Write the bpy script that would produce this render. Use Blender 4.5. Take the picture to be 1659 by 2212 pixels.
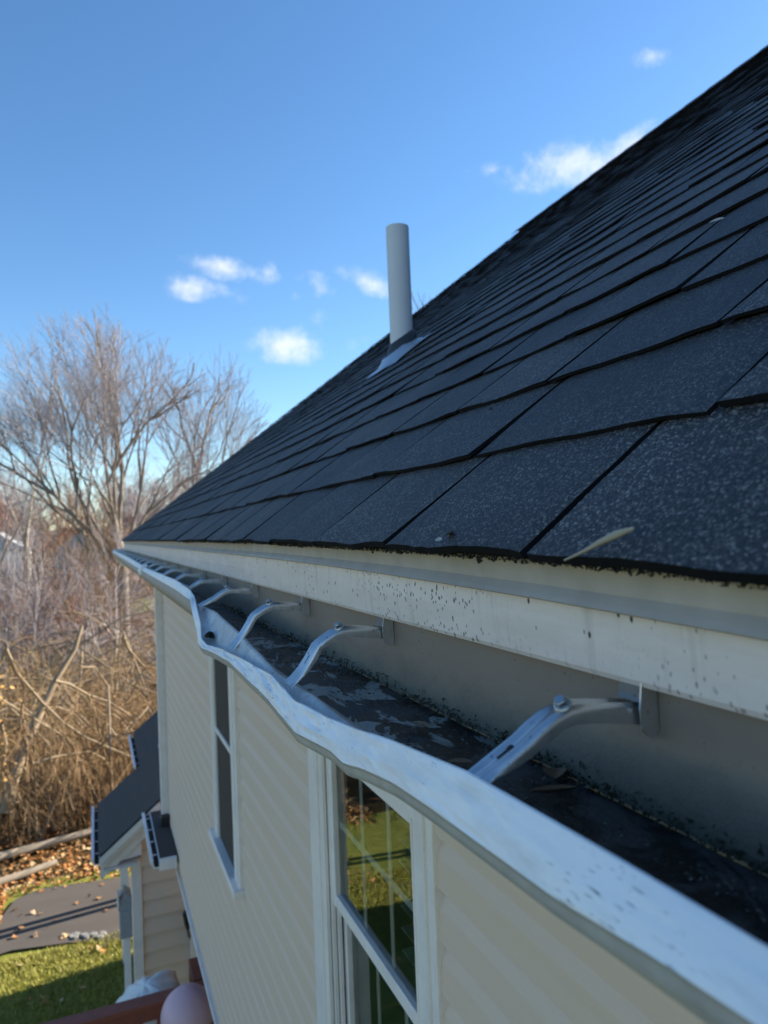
import bpy, math, random
import numpy as np
from mathutils import Vector, Matrix, noise as mnoise

for o in list(bpy.data.objects):
    bpy.data.objects.remove(o)
SC = bpy.context.scene
COL = SC.collection
H = 5.6                      # height of the eye above the lawn; all z below are measured from the eye
rnd = random.Random(7)
R = math.radians

# ------------------------------------------------------------------ camera
YAW, PITCH, ROLL = 0.38873, 0.02516, 0.03984
def cam_basis():
    f = Vector((math.sin(YAW)*math.cos(PITCH), math.cos(YAW)*math.cos(PITCH), math.sin(PITCH)))
    r = Vector((math.cos(YAW), -math.sin(YAW), 0)); u = r.cross(f)
    c, s = math.cos(ROLL), math.sin(ROLL)
    return c*r - s*u, c*u + s*r, f
CR, CU, CF = cam_basis()
cd = bpy.data.cameras.new('camera'); cam = bpy.data.objects.new('camera', cd); COL.objects.link(cam)
cam.matrix_world = Matrix(((CR.x, CU.x, -CF.x, 0), (CR.y, CU.y, -CF.y, 0), (CR.z, CU.z, -CF.z, H), (0, 0, 0, 1)))
cd.sensor_fit = 'HORIZONTAL'; cd.sensor_width = 36; cd.lens = 36*1534/1659
cd.clip_start = 0.01; cd.clip_end = 2000
cd.dof.use_dof = True; cd.dof.focus_distance = 0.80; cd.dof.aperture_fstop = 11.0
SC.camera = cam

# ------------------------------------------------------------------ sky and sun
SUN_AZ, SUN_EL = R(7), R(24)            # azimuth from +X towards +Y
w = bpy.data.worlds.new('World'); SC.world = w; w.use_nodes = True
nt = w.node_tree; N = nt.nodes; L = nt.links
for n in list(N): N.remove(n)
def nn(t, **k):
    n = N.new(t)
    for a, b in k.items(): setattr(n, a, b)
    return n
sky = nn('ShaderNodeTexSky', sky_type='NISHITA', sun_disc=False)
sky.sun_elevation = SUN_EL; sky.sun_rotation = R(90) - SUN_AZ
sky.air_density = 1.0; sky.dust_density = 0.15; sky.ozone_density = 3.2; sky.altitude = 100
geo = nn('ShaderNodeTexCoord')
noi = nn('ShaderNodeTexNoise'); noi.inputs['Scale'].default_value = 20; noi.inputs['Detail'].default_value = 6; noi.inputs['Roughness'].default_value = .62
L.new(geo.outputs['Generated'], noi.inputs['Vector'])
def M(op, a, b=None, c=None, clamp=False):
    n = nn('ShaderNodeMath', operation=op, use_clamp=clamp)
    for i, v in enumerate((a, b, c)):
        if v is None: continue
        if isinstance(v, (int, float)): n.inputs[i].default_value = v
        else: L.new(v, n.inputs[i])
    return n.outputs[0]
def vdir(x, y):                           # direction of a place in the sky
    return (CF + CR*((x-829.5)/1534) - CU*((y-1106)/1534)).normalized()
clouds = [(1270, 352, 165, 50, -8, 1.2), (1350, 318, 85, 32, -25, 1.15), (1408, 122, 42, 20, -10, .85), (620, 742, 86, 40, 6, 1.05),
          (795, 610, 66, 25, 16, 1.0), (690, 618, 52, 26, 22, .82), (400, 618, 60, 28, 10, .9), (500, 583, 105, 24, 10, .92),
          (575, 590, 26, 20, -40, .66), (496, 634, 40, 18, 20, .5), (688, 690, 26, 34, -20, .5), (637, 636, 26, 16, 0, .55), (1065, 368, 60, 16, -10, .25),
          (760, 740, 60, 20, 15, .28)]
acc = None
for (x, y, rx, ry, ang, st) in clouds:     # each cloud a soft ellipsoid round its direction, frayed by the noise
    d = vdir(x, y); a = R(ang)
    ex = (CR - d*CR.dot(d)).normalized(); ey = d.cross(ex)
    ey = ey if ey.dot(CU) > 0 else -ey
    ax = ex*math.cos(a) - ey*math.sin(a); ay = ey*math.cos(a) + ex*math.sin(a)
    az = ax.cross(ay)
    mp = nn('ShaderNodeMapping', vector_type='TEXTURE'); L.new(geo.outputs['Generated'], mp.inputs['Vector'])
    mp.inputs['Location'].default_value = d
    mp.inputs['Rotation'].default_value = Matrix((ax, ay, az)).transposed().to_euler()
    sc_ = CF.dot(d)/1534; mp.inputs['Scale'].default_value = (rx*sc_, ry*sc_, .5)
    ln_ = nn('ShaderNodeVectorMath', operation='LENGTH'); L.new(mp.outputs[0], ln_.inputs[0])
    den = M('MULTIPLY_ADD', ln_.outputs['Value'], -st*.95, st*1.25)
    acc = den if acc is None else M('MAXIMUM', acc, den)
acc = M('MAXIMUM', acc, 0)
m = M('MULTIPLY_ADD', noi.outputs['Fac'], 3.4, M('SUBTRACT', acc, 1.70))
gate = M('MULTIPLY', acc, 3.5, clamp=True)
mr = nn('ShaderNodeMapRange', interpolation_type='SMOOTHSTEP'); L.new(m, mr.inputs['Value'])
mr.inputs['From Min'].default_value = .05; mr.inputs['From Max'].default_value = 1.85
fac = M('MULTIPLY', M('MULTIPLY', mr.outputs['Result'], gate), .9, clamp=True)
mixc = nn('ShaderNodeMix', data_type='RGBA')
hsv = nn('ShaderNodeHueSaturation'); hsv.inputs['Saturation'].default_value = 1.14; hsv.inputs['Value'].default_value = 1.0
L.new(sky.outputs['Color'], hsv.inputs['Color'])
L.new(fac, mixc.inputs['Factor']); L.new(hsv.outputs['Color'], mixc.inputs['A'])
mixc.inputs['B'].default_value = (4.5, 4.75, 5.1, 1)
bg = nn('ShaderNodeBackground'); bg.inputs['Strength'].default_value = 0.08
w.cycles.sampling_method = 'MANUAL'; w.cycles.sample_map_resolution = 256
out = nn('ShaderNodeOutputWorld')
L.new(mixc.outputs['Result'], bg.inputs['Color']); L.new(bg.outputs[0], out.inputs['Surface'])

sd = bpy.data.lights.new('sun', 'SUN'); sd.energy = 5.0; sd.angle = R(.5); sd.color = (1, .9, .76)
sun = bpy.data.objects.new('sun', sd); COL.objects.link(sun)
sv = Vector((math.cos(SUN_EL)*math.cos(SUN_AZ), math.cos(SUN_EL)*math.sin(SUN_AZ), math.sin(SUN_EL)))
sun.rotation_euler = sv.to_track_quat('Z', 'Y').to_euler(); sun.location = sv*50
SC.view_settings.view_transform = 'Standard'; SC.view_settings.look = 'None'
SC.view_settings.exposure = 1.55; SC.view_settings.gamma = 1; SC.view_settings.use_curve_mapping = False
SC.render.engine = 'CYCLES'
SC.cycles.use_denoising = True
SC.cycles.max_bounces = 6; SC.cycles.transparent_max_bounces = 8; SC.cycles.caustics_reflective = False; SC.cycles.caustics_refractive = False

# ------------------------------------------------------------------ helpers
def ray(x, y):                            # a line of sight, scaled so that y = 1
    v = CF + CR*((x-829.5)/1534) - CU*((y-1106)/1534)
    return v/v.y
def onY(x, y, Y): return ray(x, y)*Y
def onZ(x, y, Z):
    v = ray(x, y); return v*(Z/v.z)

def wloc(o):
    v = Vector((0, 0, 0))
    while o is not None:
        v += o.location; o = o.parent
    return v

class MB:
    """collects faces; z is measured from the eye and shifted to the ground on build"""
    def __init__(s): s.v = []; s.f = []; s.sm = []; s.mi = {}
    def add(s, vs, fs, smooth=False):
        b = len(s.v); s.v.extend(tuple(p) for p in vs)
        for f in fs: s.f.append(tuple(i+b for i in f)); s.sm.append(smooth)
        return s
    def box(s, x0, x1, y0, y1, z0, z1):
        vs = [(x, y, z) for z in (z0, z1) for y in (y0, y1) for x in (x0, x1)]
        return s.add(vs, [(0, 2, 3, 1), (4, 5, 7, 6), (0, 1, 5, 4), (2, 6, 7, 3), (0, 4, 6, 2), (1, 3, 7, 5)])
    def bbox(s, x0, x1, y0, y1, z0, z1, b=.003):   # box with chamfered edges
        c = [(x0+x1)/2, (y0+y1)/2, (z0+z1)/2]; h = [(x1-x0)/2, (y1-y0)/2, (z1-z0)/2]
        b = min(b, min(h)*.49)
        vs = []; idx = {}
        for sx in (-1, 1):
            for sy in (-1, 1):
                for sz in (-1, 1):
                    for a in range(3):
                        p = [sx*h[0], sy*h[1], sz*h[2]]
                        for k in range(3):
                            if k != a: p[k] -= (sx, sy, sz)[k]*b
                        idx[(sx, sy, sz, a)] = len(vs); vs.append([c[k]+p[k] for k in range(3)])
        fs = []
        def q(l, n):
            P = [Vector(vs[i]) for i in l]; nn_ = (P[1]-P[0]).cross(P[2]-P[0])
            fs.append(tuple(l) if nn_.dot(Vector(n)) > 0 else tuple(reversed(l)))
        for a in range(3):
            o = [k for k in range(3) if k != a]
            for s0 in (-1, 1):
                l = []
                for (p, r_) in ((-1, -1), (1, -1), (1, 1), (-1, 1)):
                    t = [0, 0, 0]; t[a] = s0; t[o[0]] = p; t[o[1]] = r_; l.append(idx[(*t, a)])
                n = [0, 0, 0]; n[a] = s0; q(l, n)
        for a in range(3):                     # edges along axis a
            o = [k for k in range(3) if k != a]
            for p in (-1, 1):
                for r_ in (-1, 1):
                    t0 = [0, 0, 0]; t0[o[0]] = p; t0[o[1]] = r_; t1 = list(t0); t0[a] = -1; t1[a] = 1
                    n = [0, 0, 0]; n[o[0]] = p; n[o[1]] = r_
                    q([idx[(*t0, o[0])], idx[(*t1, o[0])], idx[(*t1, o[1])], idx[(*t0, o[1])]], n)
        for sx in (-1, 1):
            for sy in (-1, 1):
                for sz in (-1, 1):
                    q([idx[(sx, sy, sz, 0)], idx[(sx, sy, sz, 1)], idx[(sx, sy, sz, 2)]], (sx, sy, sz))
        return s.add(vs, fs)
    def grid(s, rows, smooth=True, closed=False, flip=False):
        n = len(rows[0]); vs = [p for r in rows for p in r]; fs = []
        for i in range(len(rows)-1):
            for j in range(n if closed else n-1):
                k = (j+1) % n
                q = (i*n+j, i*n+k, (i+1)*n+k, (i+1)*n+j)
                fs.append(tuple(reversed(q)) if flip else q)
        return s.add(vs, fs, smooth)
    def tube(s, pts, rad, n=6, cap=True, smooth=True):
        rows = []; P = [Vector(p) for p in pts]
        for i, p in enumerate(P):
            d = (P[min(i+1, len(P)-1)]-P[max(i-1, 0)])
            if d.length < 1e-9: d = Vector((0, 0, 1))
            d.normalize(); a = d.orthogonal().normalized() if i == 0 else (a - d*a.dot(d)).normalized()
            b = d.cross(a); r_ = rad[i] if hasattr(rad, '__len__') else rad
            rows.append([p + (a*math.cos(2*math.pi*k/n) + b*math.sin(2*math.pi*k/n))*r_ for k in range(n)])
        s.grid(rows, smooth, True)
        if cap:
            s.add(rows[0], [tuple(reversed(range(n)))]); s.add(rows[-1], [tuple(range(n))])
        return s
    def prism(s, poly, axis, a0, a1):          # extrude a 2D polygon along an axis
        def mk(p, a):
            return {'x': (a, p[0], p[1]), 'y': (p[0], a, p[1]), 'z': (p[0], p[1], a)}[axis]
        n = len(poly); vs = [mk(p, a0) for p in poly]+[mk(p, a1) for p in poly]
        fs = [tuple(range(n)), tuple(reversed(range(n, 2*n)))]+[(i, i+n, (i+1) % n+n, (i+1) % n) for i in range(n)]
        return s.add(vs, fs)
    def build(s, name, mat, parent=None, origin=None, fixn=False):
        me = bpy.data.meshes.new(name)
        P = np.array(s.v, float).reshape(-1, 3)
        if parent is None:
            og = Vector(origin) + Vector((0, 0, H)) if origin is not None else Vector(((P[:, 0].min()+P[:, 0].max())/2, (P[:, 1].min()+P[:, 1].max())/2, P[:, 2].min()+H))
        else: og = wloc(parent)
        P = P + np.array([0, 0, H]) - np.array(og)
        me.from_pydata(P.tolist(), [], s.f)
        me.polygons.foreach_set('use_smooth', s.sm)
        for m__ in (mat if isinstance(mat, (list, tuple)) else [mat]): me.materials.append(m__)
        for f_, k_ in s.mi.items(): me.polygons[f_].material_index = k_
        me.update()
        if fixn:
            import bmesh
            bm = bmesh.new(); bm.from_mesh(me); bmesh.ops.recalc_face_normals(bm, faces=bm.faces); bm.to_mesh(me); bm.free()
        o = bpy.data.objects.new(name, me); COL.objects.link(o)
        if parent is None: o.location = og
        else: o.parent = parent
        return o

def tag(o, label, cat, group=None):
    o['label'] = label; o['category'] = cat
    if group: o['group'] = group
    return o
def kind(o, k): o['kind'] = k; return o
def empty(name, loc):
    o = bpy.data.objects.new(name, None); COL.objects.link(o); o.location = Vector(loc)+Vector((0, 0, H)); o.empty_display_size = .1
    return o
def fn(*p): return mnoise.noise(Vector(p))

# ------------------------------------------------------------------ materials
class NT:
    def __init__(s, name):
        s.m = bpy.data.materials.new(name); s.m.use_nodes = True; s.t = s.m.node_tree
        s.b = s.t.nodes['Principled BSDF']; s.out = s.t.nodes['Material Output']
        s.pos = s.n('ShaderNodeNewGeometry').outputs['Position']
    def n(s, t, **k):
        n = s.t.nodes.new(t)
        for a, b in k.items(): setattr(n, a, b)
        return n
    def l(s, a, b): s.t.links.new(a, b)
    def set(s, **k):
        for a, v in k.items():
            i = s.b.inputs[a.replace('_', ' ')]
            if isinstance(v, (int, float, tuple)): i.default_value = v
            else: s.l(v, i)
        return s
    def map(s, scale=(1, 1, 1), rot=(0, 0, 0)):
        n = s.n('ShaderNodeMapping'); s.l(s.pos, n.inputs['Vector']); n.inputs['Scale'].default_value = scale; n.inputs['Rotation'].default_value = rot
        return n.outputs[0]
    def noise(s, scale, detail=4, rough=.55, vec=None, dist=0):
        n = s.n('ShaderNodeTexNoise'); s.l(vec or s.pos, n.inputs['Vector'])
        n.inputs['Scale'].default_value = scale; n.inputs['Detail'].default_value = detail; n.inputs['Roughness'].default_value = rough; n.inputs['Distortion'].default_value = dist
        return n.outputs['Fac']
    def vor(s, scale, vec=None, what='Distance', feature='F1'):
        n = s.n('ShaderNodeTexVoronoi', feature=feature); s.l(vec or s.pos, n.inputs['Vector']); n.inputs['Scale'].default_value = scale
        return n.outputs[what]
    def ramp(s, fac, stops, interp='LINEAR'):
        n = s.n('ShaderNodeValToRGB'); s.l(fac, n.inputs['Fac']); cr = n.color_ramp; cr.interpolation = interp
        while len(cr.elements) < len(stops): cr.elements.new(.5)
        for e, (p, c) in zip(cr.elements, stops):
            e.position = p; e.color = (*c, 1) if hasattr(c, '__len__') else (c, c, c, 1)
        return n.outputs['Color']
    def mix(s, fac, a, b, mode='MIX'):
        n = s.n('ShaderNodeMix', data_type='RGBA', blend_type=mode)
        for i, v in (('Factor', fac), ('A', a), ('B', b)):
            if isinstance(v, (int, float)): n.inputs[i].default_value = v
            elif isinstance(v, tuple): n.inputs[i].default_value = (*v, 1)[:4]
            else: s.l(v, n.inputs[i])
        return n.outputs['Result']
    def math(s, op, a, b=0, clamp=False):
        n = s.n('ShaderNodeMath', operation=op, use_clamp=clamp)
        for i, v in enumerate((a, b)):
            if isinstance(v, (int, float)): n.inputs[i].default_value = v
            else: s.l(v, n.inputs[i])
        return n.outputs[0]
    def bump(s, h, strength=.3, dist=.001):
        n = s.n('ShaderNodeBump'); s.l(h, n.inputs['Height']); n.inputs['Strength'].default_value = strength; n.inputs['Distance'].default_value = dist
        s.l(n.outputs[0], s.b.inputs['Normal']); return s
    def z(s):
        n = s.n('ShaderNodeSeparateXYZ'); s.l(s.pos, n.inputs[0]); return n.outputs

def simple(name, col, rough=.6, metal=0, var=.25, scale=20, bump=0, spec=.5):
    k = NT(name); f = k.noise(scale, 5)
    c = k.mix(f, tuple(x*(1-var) for x in col), tuple(min(1, x*(1+var)) for x in col))
    k.set(Base_Color=c, Roughness=rough, Metallic=metal, Specular_IOR_Level=spec)
    if bump: k.bump(f, .4, bump)
    return k.m

def mat_shingle():
    k = NT('shingle_granules')
    g = k.vor(560, what='Color'); gd = k.vor(560)
    sep = k.n('ShaderNodeSeparateColor'); k.l(g, sep.inputs[0])
    c = k.ramp(sep.outputs[0], [(0, (.008, .007, .0062)), (.4, (.017, .0148, .0132)), (.72, (.046, .041, .037)), (.90, (.135, .125, .115)), (1, (.27, .254, .234))])
    big = k.noise(6, 4); c = k.mix(k.ramp(big, [(.3, .0), (.65, .9)]), c, k.mix(1.0, c, (.5, .47, .48), 'MULTIPLY'))
    oi = k.n('ShaderNodeObjectInfo'); c = k.mix(1.0, c, k.ramp(oi.outputs['Random'], [(0, (.62, .60, .60)), (.5, (1, .96, .94)), (1, (1.28, 1.24, 1.18))]), 'MULTIPLY')
    lich = k.ramp(k.noise(22, 6, .75), [(.58, 0), (.75, .5)])
    c = k.mix(lich, c, k.mix(1.0, c, (2.2, 2.1, 1.9), 'MULTIPLY'))
    k.set(Base_Color=c, Roughness=.62, Specular_IOR_Level=.5)
    hgt = k.math('ADD', k.math('MULTIPLY', gd, -1.0), k.math('MULTIPLY', k.noise(90, 3), .8))
    k.bump(hgt, .75, .0016)
    return k.m
def mat_siding():
    k = NT('vinyl_siding'); grain = k.noise(14, 6, .7, k.map((1, .12, 5)))
    st = k.noise(2.2, 5, .6, k.map((1, .6, 1)))
    c = k.mix(grain, (.67, .505, .39), (.74, .575, .45))
    c = k.mix(k.ramp(st, [(.42, 0), (.75, .55)]), c, (.67, .55, .46))
    sp = k.ramp(k.noise(160, 2), [(.70, 0), (.76, .35)]); c = k.mix(sp, c, (.3, .26, .22))
    k.set(Base_Color=c, Roughness=.55); k.bump(grain, .35, .0008); return k.m
def mat_whitetrim(name, col=(.74, .74, .76), specks=True, dirt=.3):
    k = NT(name); d = k.noise(7, 6, .65); c = k.mix(k.ramp(d, [(.4, 0), (.8, dirt)]), col, tuple(x*.55 for x in col))
    if specks:
        cl = k.ramp(k.noise(9, 2), [(.48, 0), (.62, 1)])
        v = k.vor(230); rr = k.ramp(k.noise(70, 3, .6), [(.60, 0), (.66, 1)])
        s_ = k.math('MULTIPLY', k.ramp(v, [(.18, 1), (.34, 0)]), k.math('MULTIPLY', rr, k.math('ADD', cl, .12)), True)
        c = k.mix(s_, c, (.02, .018, .015))
    k.set(Base_Color=c, Roughness=.42); k.bump(k.noise(60, 3), .08, .001); return k.m
def mat_fascia():
    k = NT('fascia_coil_stock'); col = (.85, .73, .64)
    d = k.noise(30, 5, .7, k.map((1, .35, 1.6))); c = k.mix(k.ramp(d, [(.35, 0), (.8, .5)]), col, (.60, .48, .40))
    cl = k.ramp(k.noise(5.5, 2), [(.40, 0), (.62, 1)])
    def specks(sc, lo, hi, r0, r1):
        v = k.n('ShaderNodeTexVoronoi'); k.l(k.map((1, 1, .62)), v.inputs['Vector']); v.inputs['Scale'].default_value = sc
        sp = k.n('ShaderNodeSeparateColor'); k.l(v.outputs['Color'], sp.inputs[0])
        pick = k.ramp(sp.outputs[0], [(lo, 0), (hi, 1)]); return k.math('MULTIPLY', k.ramp(v.outputs['Distance'], [(r0, 1), (r1, 0)]), pick)
    s1 = specks(250, .50, .54, .24, .36); s2 = specks(85, .80, .82, .09, .17)
    run = k.ramp(k.noise(60, 4, .6, k.map((1, 1, .07))), [(.56, 0), (.70, .35)]); c = k.mix(run, c, (.36, .29, .235))
    s_ = k.math('ADD', k.math('MULTIPLY', s1, k.math('ADD', k.math('MULTIPLY', cl, .85), .07)), s2, True)
    c = k.mix(s_, c, (.025, .02, .018))
    k.set(Base_Color=c, Roughness=.5); k.bump(d, .08, .001); return k.m
def mat_lip():
    k = NT('painted_aluminium_lip')
    st = k.noise(60, 6, .7, k.map((1, .25, 1.3)))
    c = k.mix(k.ramp(st, [(.48, 0), (.72, .5)]), (.88, .86, .84), (.62, .575, .53))
    cream = k.ramp(k.noise(14, 4, .6), [(.55, 0), (.64, .4)]); c = k.mix(cream, c, (.80, .74, .68))
    big = k.noise(13, 3)
    def marks(scale, rot, lo, hi, b0, b1):
        n_ = k.noise(scale, 3, .5, k.map((1.0, .11, 1.0), (0, 0, rot)))
        return k.math('MULTIPLY', k.ramp(n_, [(lo, 0), (hi, 1)]), k.ramp(big, [(b0, 0), (b1, 1)]))
    m1 = marks(420, .9, .66, .70, .52, .62); m2 = marks(800, .7, .65, .68, .50, .62); m3 = marks(230, 1.15, .685, .72, .50, .64)
    c = k.mix(k.math('MULTIPLY', k.math('MAXIMUM', m1, k.math('MAXIMUM', m2, m3)), .8), c, (.085, .08, .075))
    k.set(Base_Color=c, Roughness=k.ramp(st, [(.3, .30), (.8, .55)]), Specular_IOR_Level=.6)
    k.bump(k.math('ADD', k.math('MULTIPLY', st, .5), k.math('MULTIPLY', k.noise(90, 3), .5)), .18, .001); return k.m
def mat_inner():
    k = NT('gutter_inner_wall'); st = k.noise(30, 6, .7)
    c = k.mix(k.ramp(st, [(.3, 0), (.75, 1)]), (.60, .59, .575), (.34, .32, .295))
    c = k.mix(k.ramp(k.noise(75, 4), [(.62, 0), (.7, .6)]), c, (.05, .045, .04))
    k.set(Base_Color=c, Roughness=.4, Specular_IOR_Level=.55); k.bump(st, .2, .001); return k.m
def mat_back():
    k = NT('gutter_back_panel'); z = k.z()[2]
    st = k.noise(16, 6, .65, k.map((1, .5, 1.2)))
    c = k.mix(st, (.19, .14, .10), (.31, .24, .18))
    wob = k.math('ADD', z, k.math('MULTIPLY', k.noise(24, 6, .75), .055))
    low = k.ramp(k.math('MULTIPLY', k.math('SUBTRACT', wob, H-.192+.022), 15), [(0, 1), (.8, 0)])  # darker towards the bottom: grime, with corner shade painted into the colour
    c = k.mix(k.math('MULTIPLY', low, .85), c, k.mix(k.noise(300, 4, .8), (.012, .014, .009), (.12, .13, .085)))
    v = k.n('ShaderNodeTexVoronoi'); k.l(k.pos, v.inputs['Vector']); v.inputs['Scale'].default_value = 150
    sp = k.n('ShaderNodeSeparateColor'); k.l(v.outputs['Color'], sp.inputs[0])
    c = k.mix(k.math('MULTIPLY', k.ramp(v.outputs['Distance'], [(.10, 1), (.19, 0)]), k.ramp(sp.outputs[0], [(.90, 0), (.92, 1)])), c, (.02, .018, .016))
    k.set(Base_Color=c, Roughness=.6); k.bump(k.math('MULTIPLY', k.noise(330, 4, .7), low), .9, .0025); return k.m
def mat_sludge():
    k = NT('gutter_floor_sludge'); m = k.map((1, .55, 1))
    n1 = k.noise(24, 7, .68, m, .8); n2 = k.noise(200, 4, .7)
    c = k.mix(n2, (.006, .006, .007), (.022, .021, .02))
    grey = k.ramp(n1, [(.47, 0), (.54, 1)]); c = k.mix(k.math('MULTIPLY', grey, .9), c, k.mix(n2, (.035, .034, .033), (.095, .093, .088)))
    yy = k.z()[1]
    pat = k.math('MULTIPLY', k.ramp(k.noise(17, 6, .62, k.map((1.3, .6, 1)), 1.0), [(.52, 0), (.545, 1)]), k.ramp(yy, [(.52, 0), (.60, 1)]))
    pat = k.math('MULTIPLY', pat, k.math('LESS_THAN', yy, 1.35))
    c = k.mix(pat, c, k.mix(k.noise(90, 4), (.22, .235, .22), (.38, .40, .37)))
    k.set(Base_Color=c, Roughness=k.ramp(n1, [(.4, .25), (.6, .7)]), Specular_IOR_Level=.45)
    k.bump(k.math('ADD', k.math('MULTIPLY', n1, 2.0), k.math('ADD', n2, k.math('MULTIPLY', pat, .8))), .8, .0022); return k.m
def mat_metal(name, col, rough, var=.2):
    k = NT(name); s_ = k.noise(70, 5, .7); c = k.mix(s_, tuple(x*(1-var) for x in col), tuple(min(1, x*(1+var)) for x in col))
    c = k.mix(k.ramp(k.noise(190, 3), [(.66, 0), (.72, .7)]), c, (.05, .048, .045))
    k.set(Base_Color=c, Metallic=.93, Roughness=k.ramp(s_, [(.3, rough), (.8, rough+.2)])); k.bump(k.noise(130, 3), .12, .0006); return k.m
def mat_grass():
    k = NT('lawn_grass'); a = k.noise(3, 5); b = k.noise(45, 5, .7)
    c = k.mix(b, (.10, .12, .02), (.29, .32, .055)); c = k.mix(k.ramp(a, [(.4, 0), (.7, .6)]), c, (.36, .31, .075))
    k.set(Base_Color=c, Roughness=.8, Specular_IOR_Level=.2); k.bump(b, 1, .03); return k.m
def mat_floor():
    k = NT('leafy_woodland_floor'); a = k.noise(.5, 5); b = k.noise(9, 6, .75)
    c = k.mix(b, (.035, .020, .010), (.15, .083, .036)); c = k.mix(k.ramp(a, [(.45, 0), (.62, .7)]), c, (.085, .07, .03))
    k.set(Base_Color=c, Roughness=.9, Specular_IOR_Level=.1); k.bump(b, 1, .06); return k.m
def mat_asphalt():
    k = NT('old_asphalt'); a = k.noise(1.3, 5, .6, k.map((.5, 1.6, 1))); b = k.noise(150, 3)
    c = k.mix(a, (.045, .037, .031), (.11, .092, .076)); c = k.mix(k.math('MULTIPLY', b, .25), c, (.16, .15, .14))
    k.set(Base_Color=c, Roughness=.85); k.bump(b, .5, .004); return k.m
def mat_bark(name, c0, c1):
    k = NT(name); b = k.noise(18, 5, .7, k.map((1, 1, .3))); a = k.noise(.9, 3)
    c = k.mix(b, c0, c1); c = k.mix(k.ramp(a, [(.4, 0), (.7, .6)]), c, tuple(x*.62 for x in c0))
    k.set(Base_Color=c, Roughness=.85, Specular_IOR_Level=.2); return k.m
def mat_leaf():
    k = NT('dry_leaf'); oi = k.n('ShaderNodeObjectInfo'); a = k.noise(30, 4)
    c = k.ramp(oi.outputs['Random'], [(0, (.42, .20, .07)), (.4, (.50, .30, .14)), (.7, (.33, .13, .05)), (1, (.56, .42, .27))])
    c = k.mix(a, c, k.mix(1.0, c, (.5, .45, .4), 'MULTIPLY')); k.set(Base_Color=c, Roughness=.7); return k.m
def mat_litter():
    k = NT('leaf_litter'); a = k.vor(9, what='Color'); sp = k.n('ShaderNodeSeparateColor'); k.l(a, sp.inputs[0])
    c = k.ramp(sp.outputs[0], [(0, (.16, .065, .02)), (.35, (.40, .17, .05)), (.7, (.50, .28, .11)), (1, (.55, .42, .24))])
    k.set(Base_Color=c, Roughness=.75, Specular_IOR_Level=.2); return k.m
def mat_glass():
    k = NT('window_glass'); t = k.t
    fr = k.n('ShaderNodeFresnel'); fr.inputs['IOR'].default_value = 2.0
    tr = k.n('ShaderNodeBsdfTransparent'); tr.inputs['Color'].default_value = (.80, .88, .85, 1)
    gl = k.n('ShaderNodeBsdfGlossy'); gl.inputs['Roughness'].default_value = .012; gl.inputs['Color'].default_value = (.92, 1, .97, 1)
    mx = k.n('ShaderNodeMixShader'); k.l(fr.outputs[0], mx.inputs[0]); k.l(tr.outputs[0], mx.inputs[1]); k.l(gl.outputs[0], mx.inputs[2])
    bp = k.n('ShaderNodeBump'); k.l(k.noise(3, 1), bp.inputs['Height']); bp.inputs['Strength'].default_value = .06; bp.inputs['Distance'].default_value = .01
    k.l(bp.outputs[0], gl.inputs['Normal'])
    k.l(mx.outputs[0], k.out.inputs['Surface']); return k.m

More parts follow.
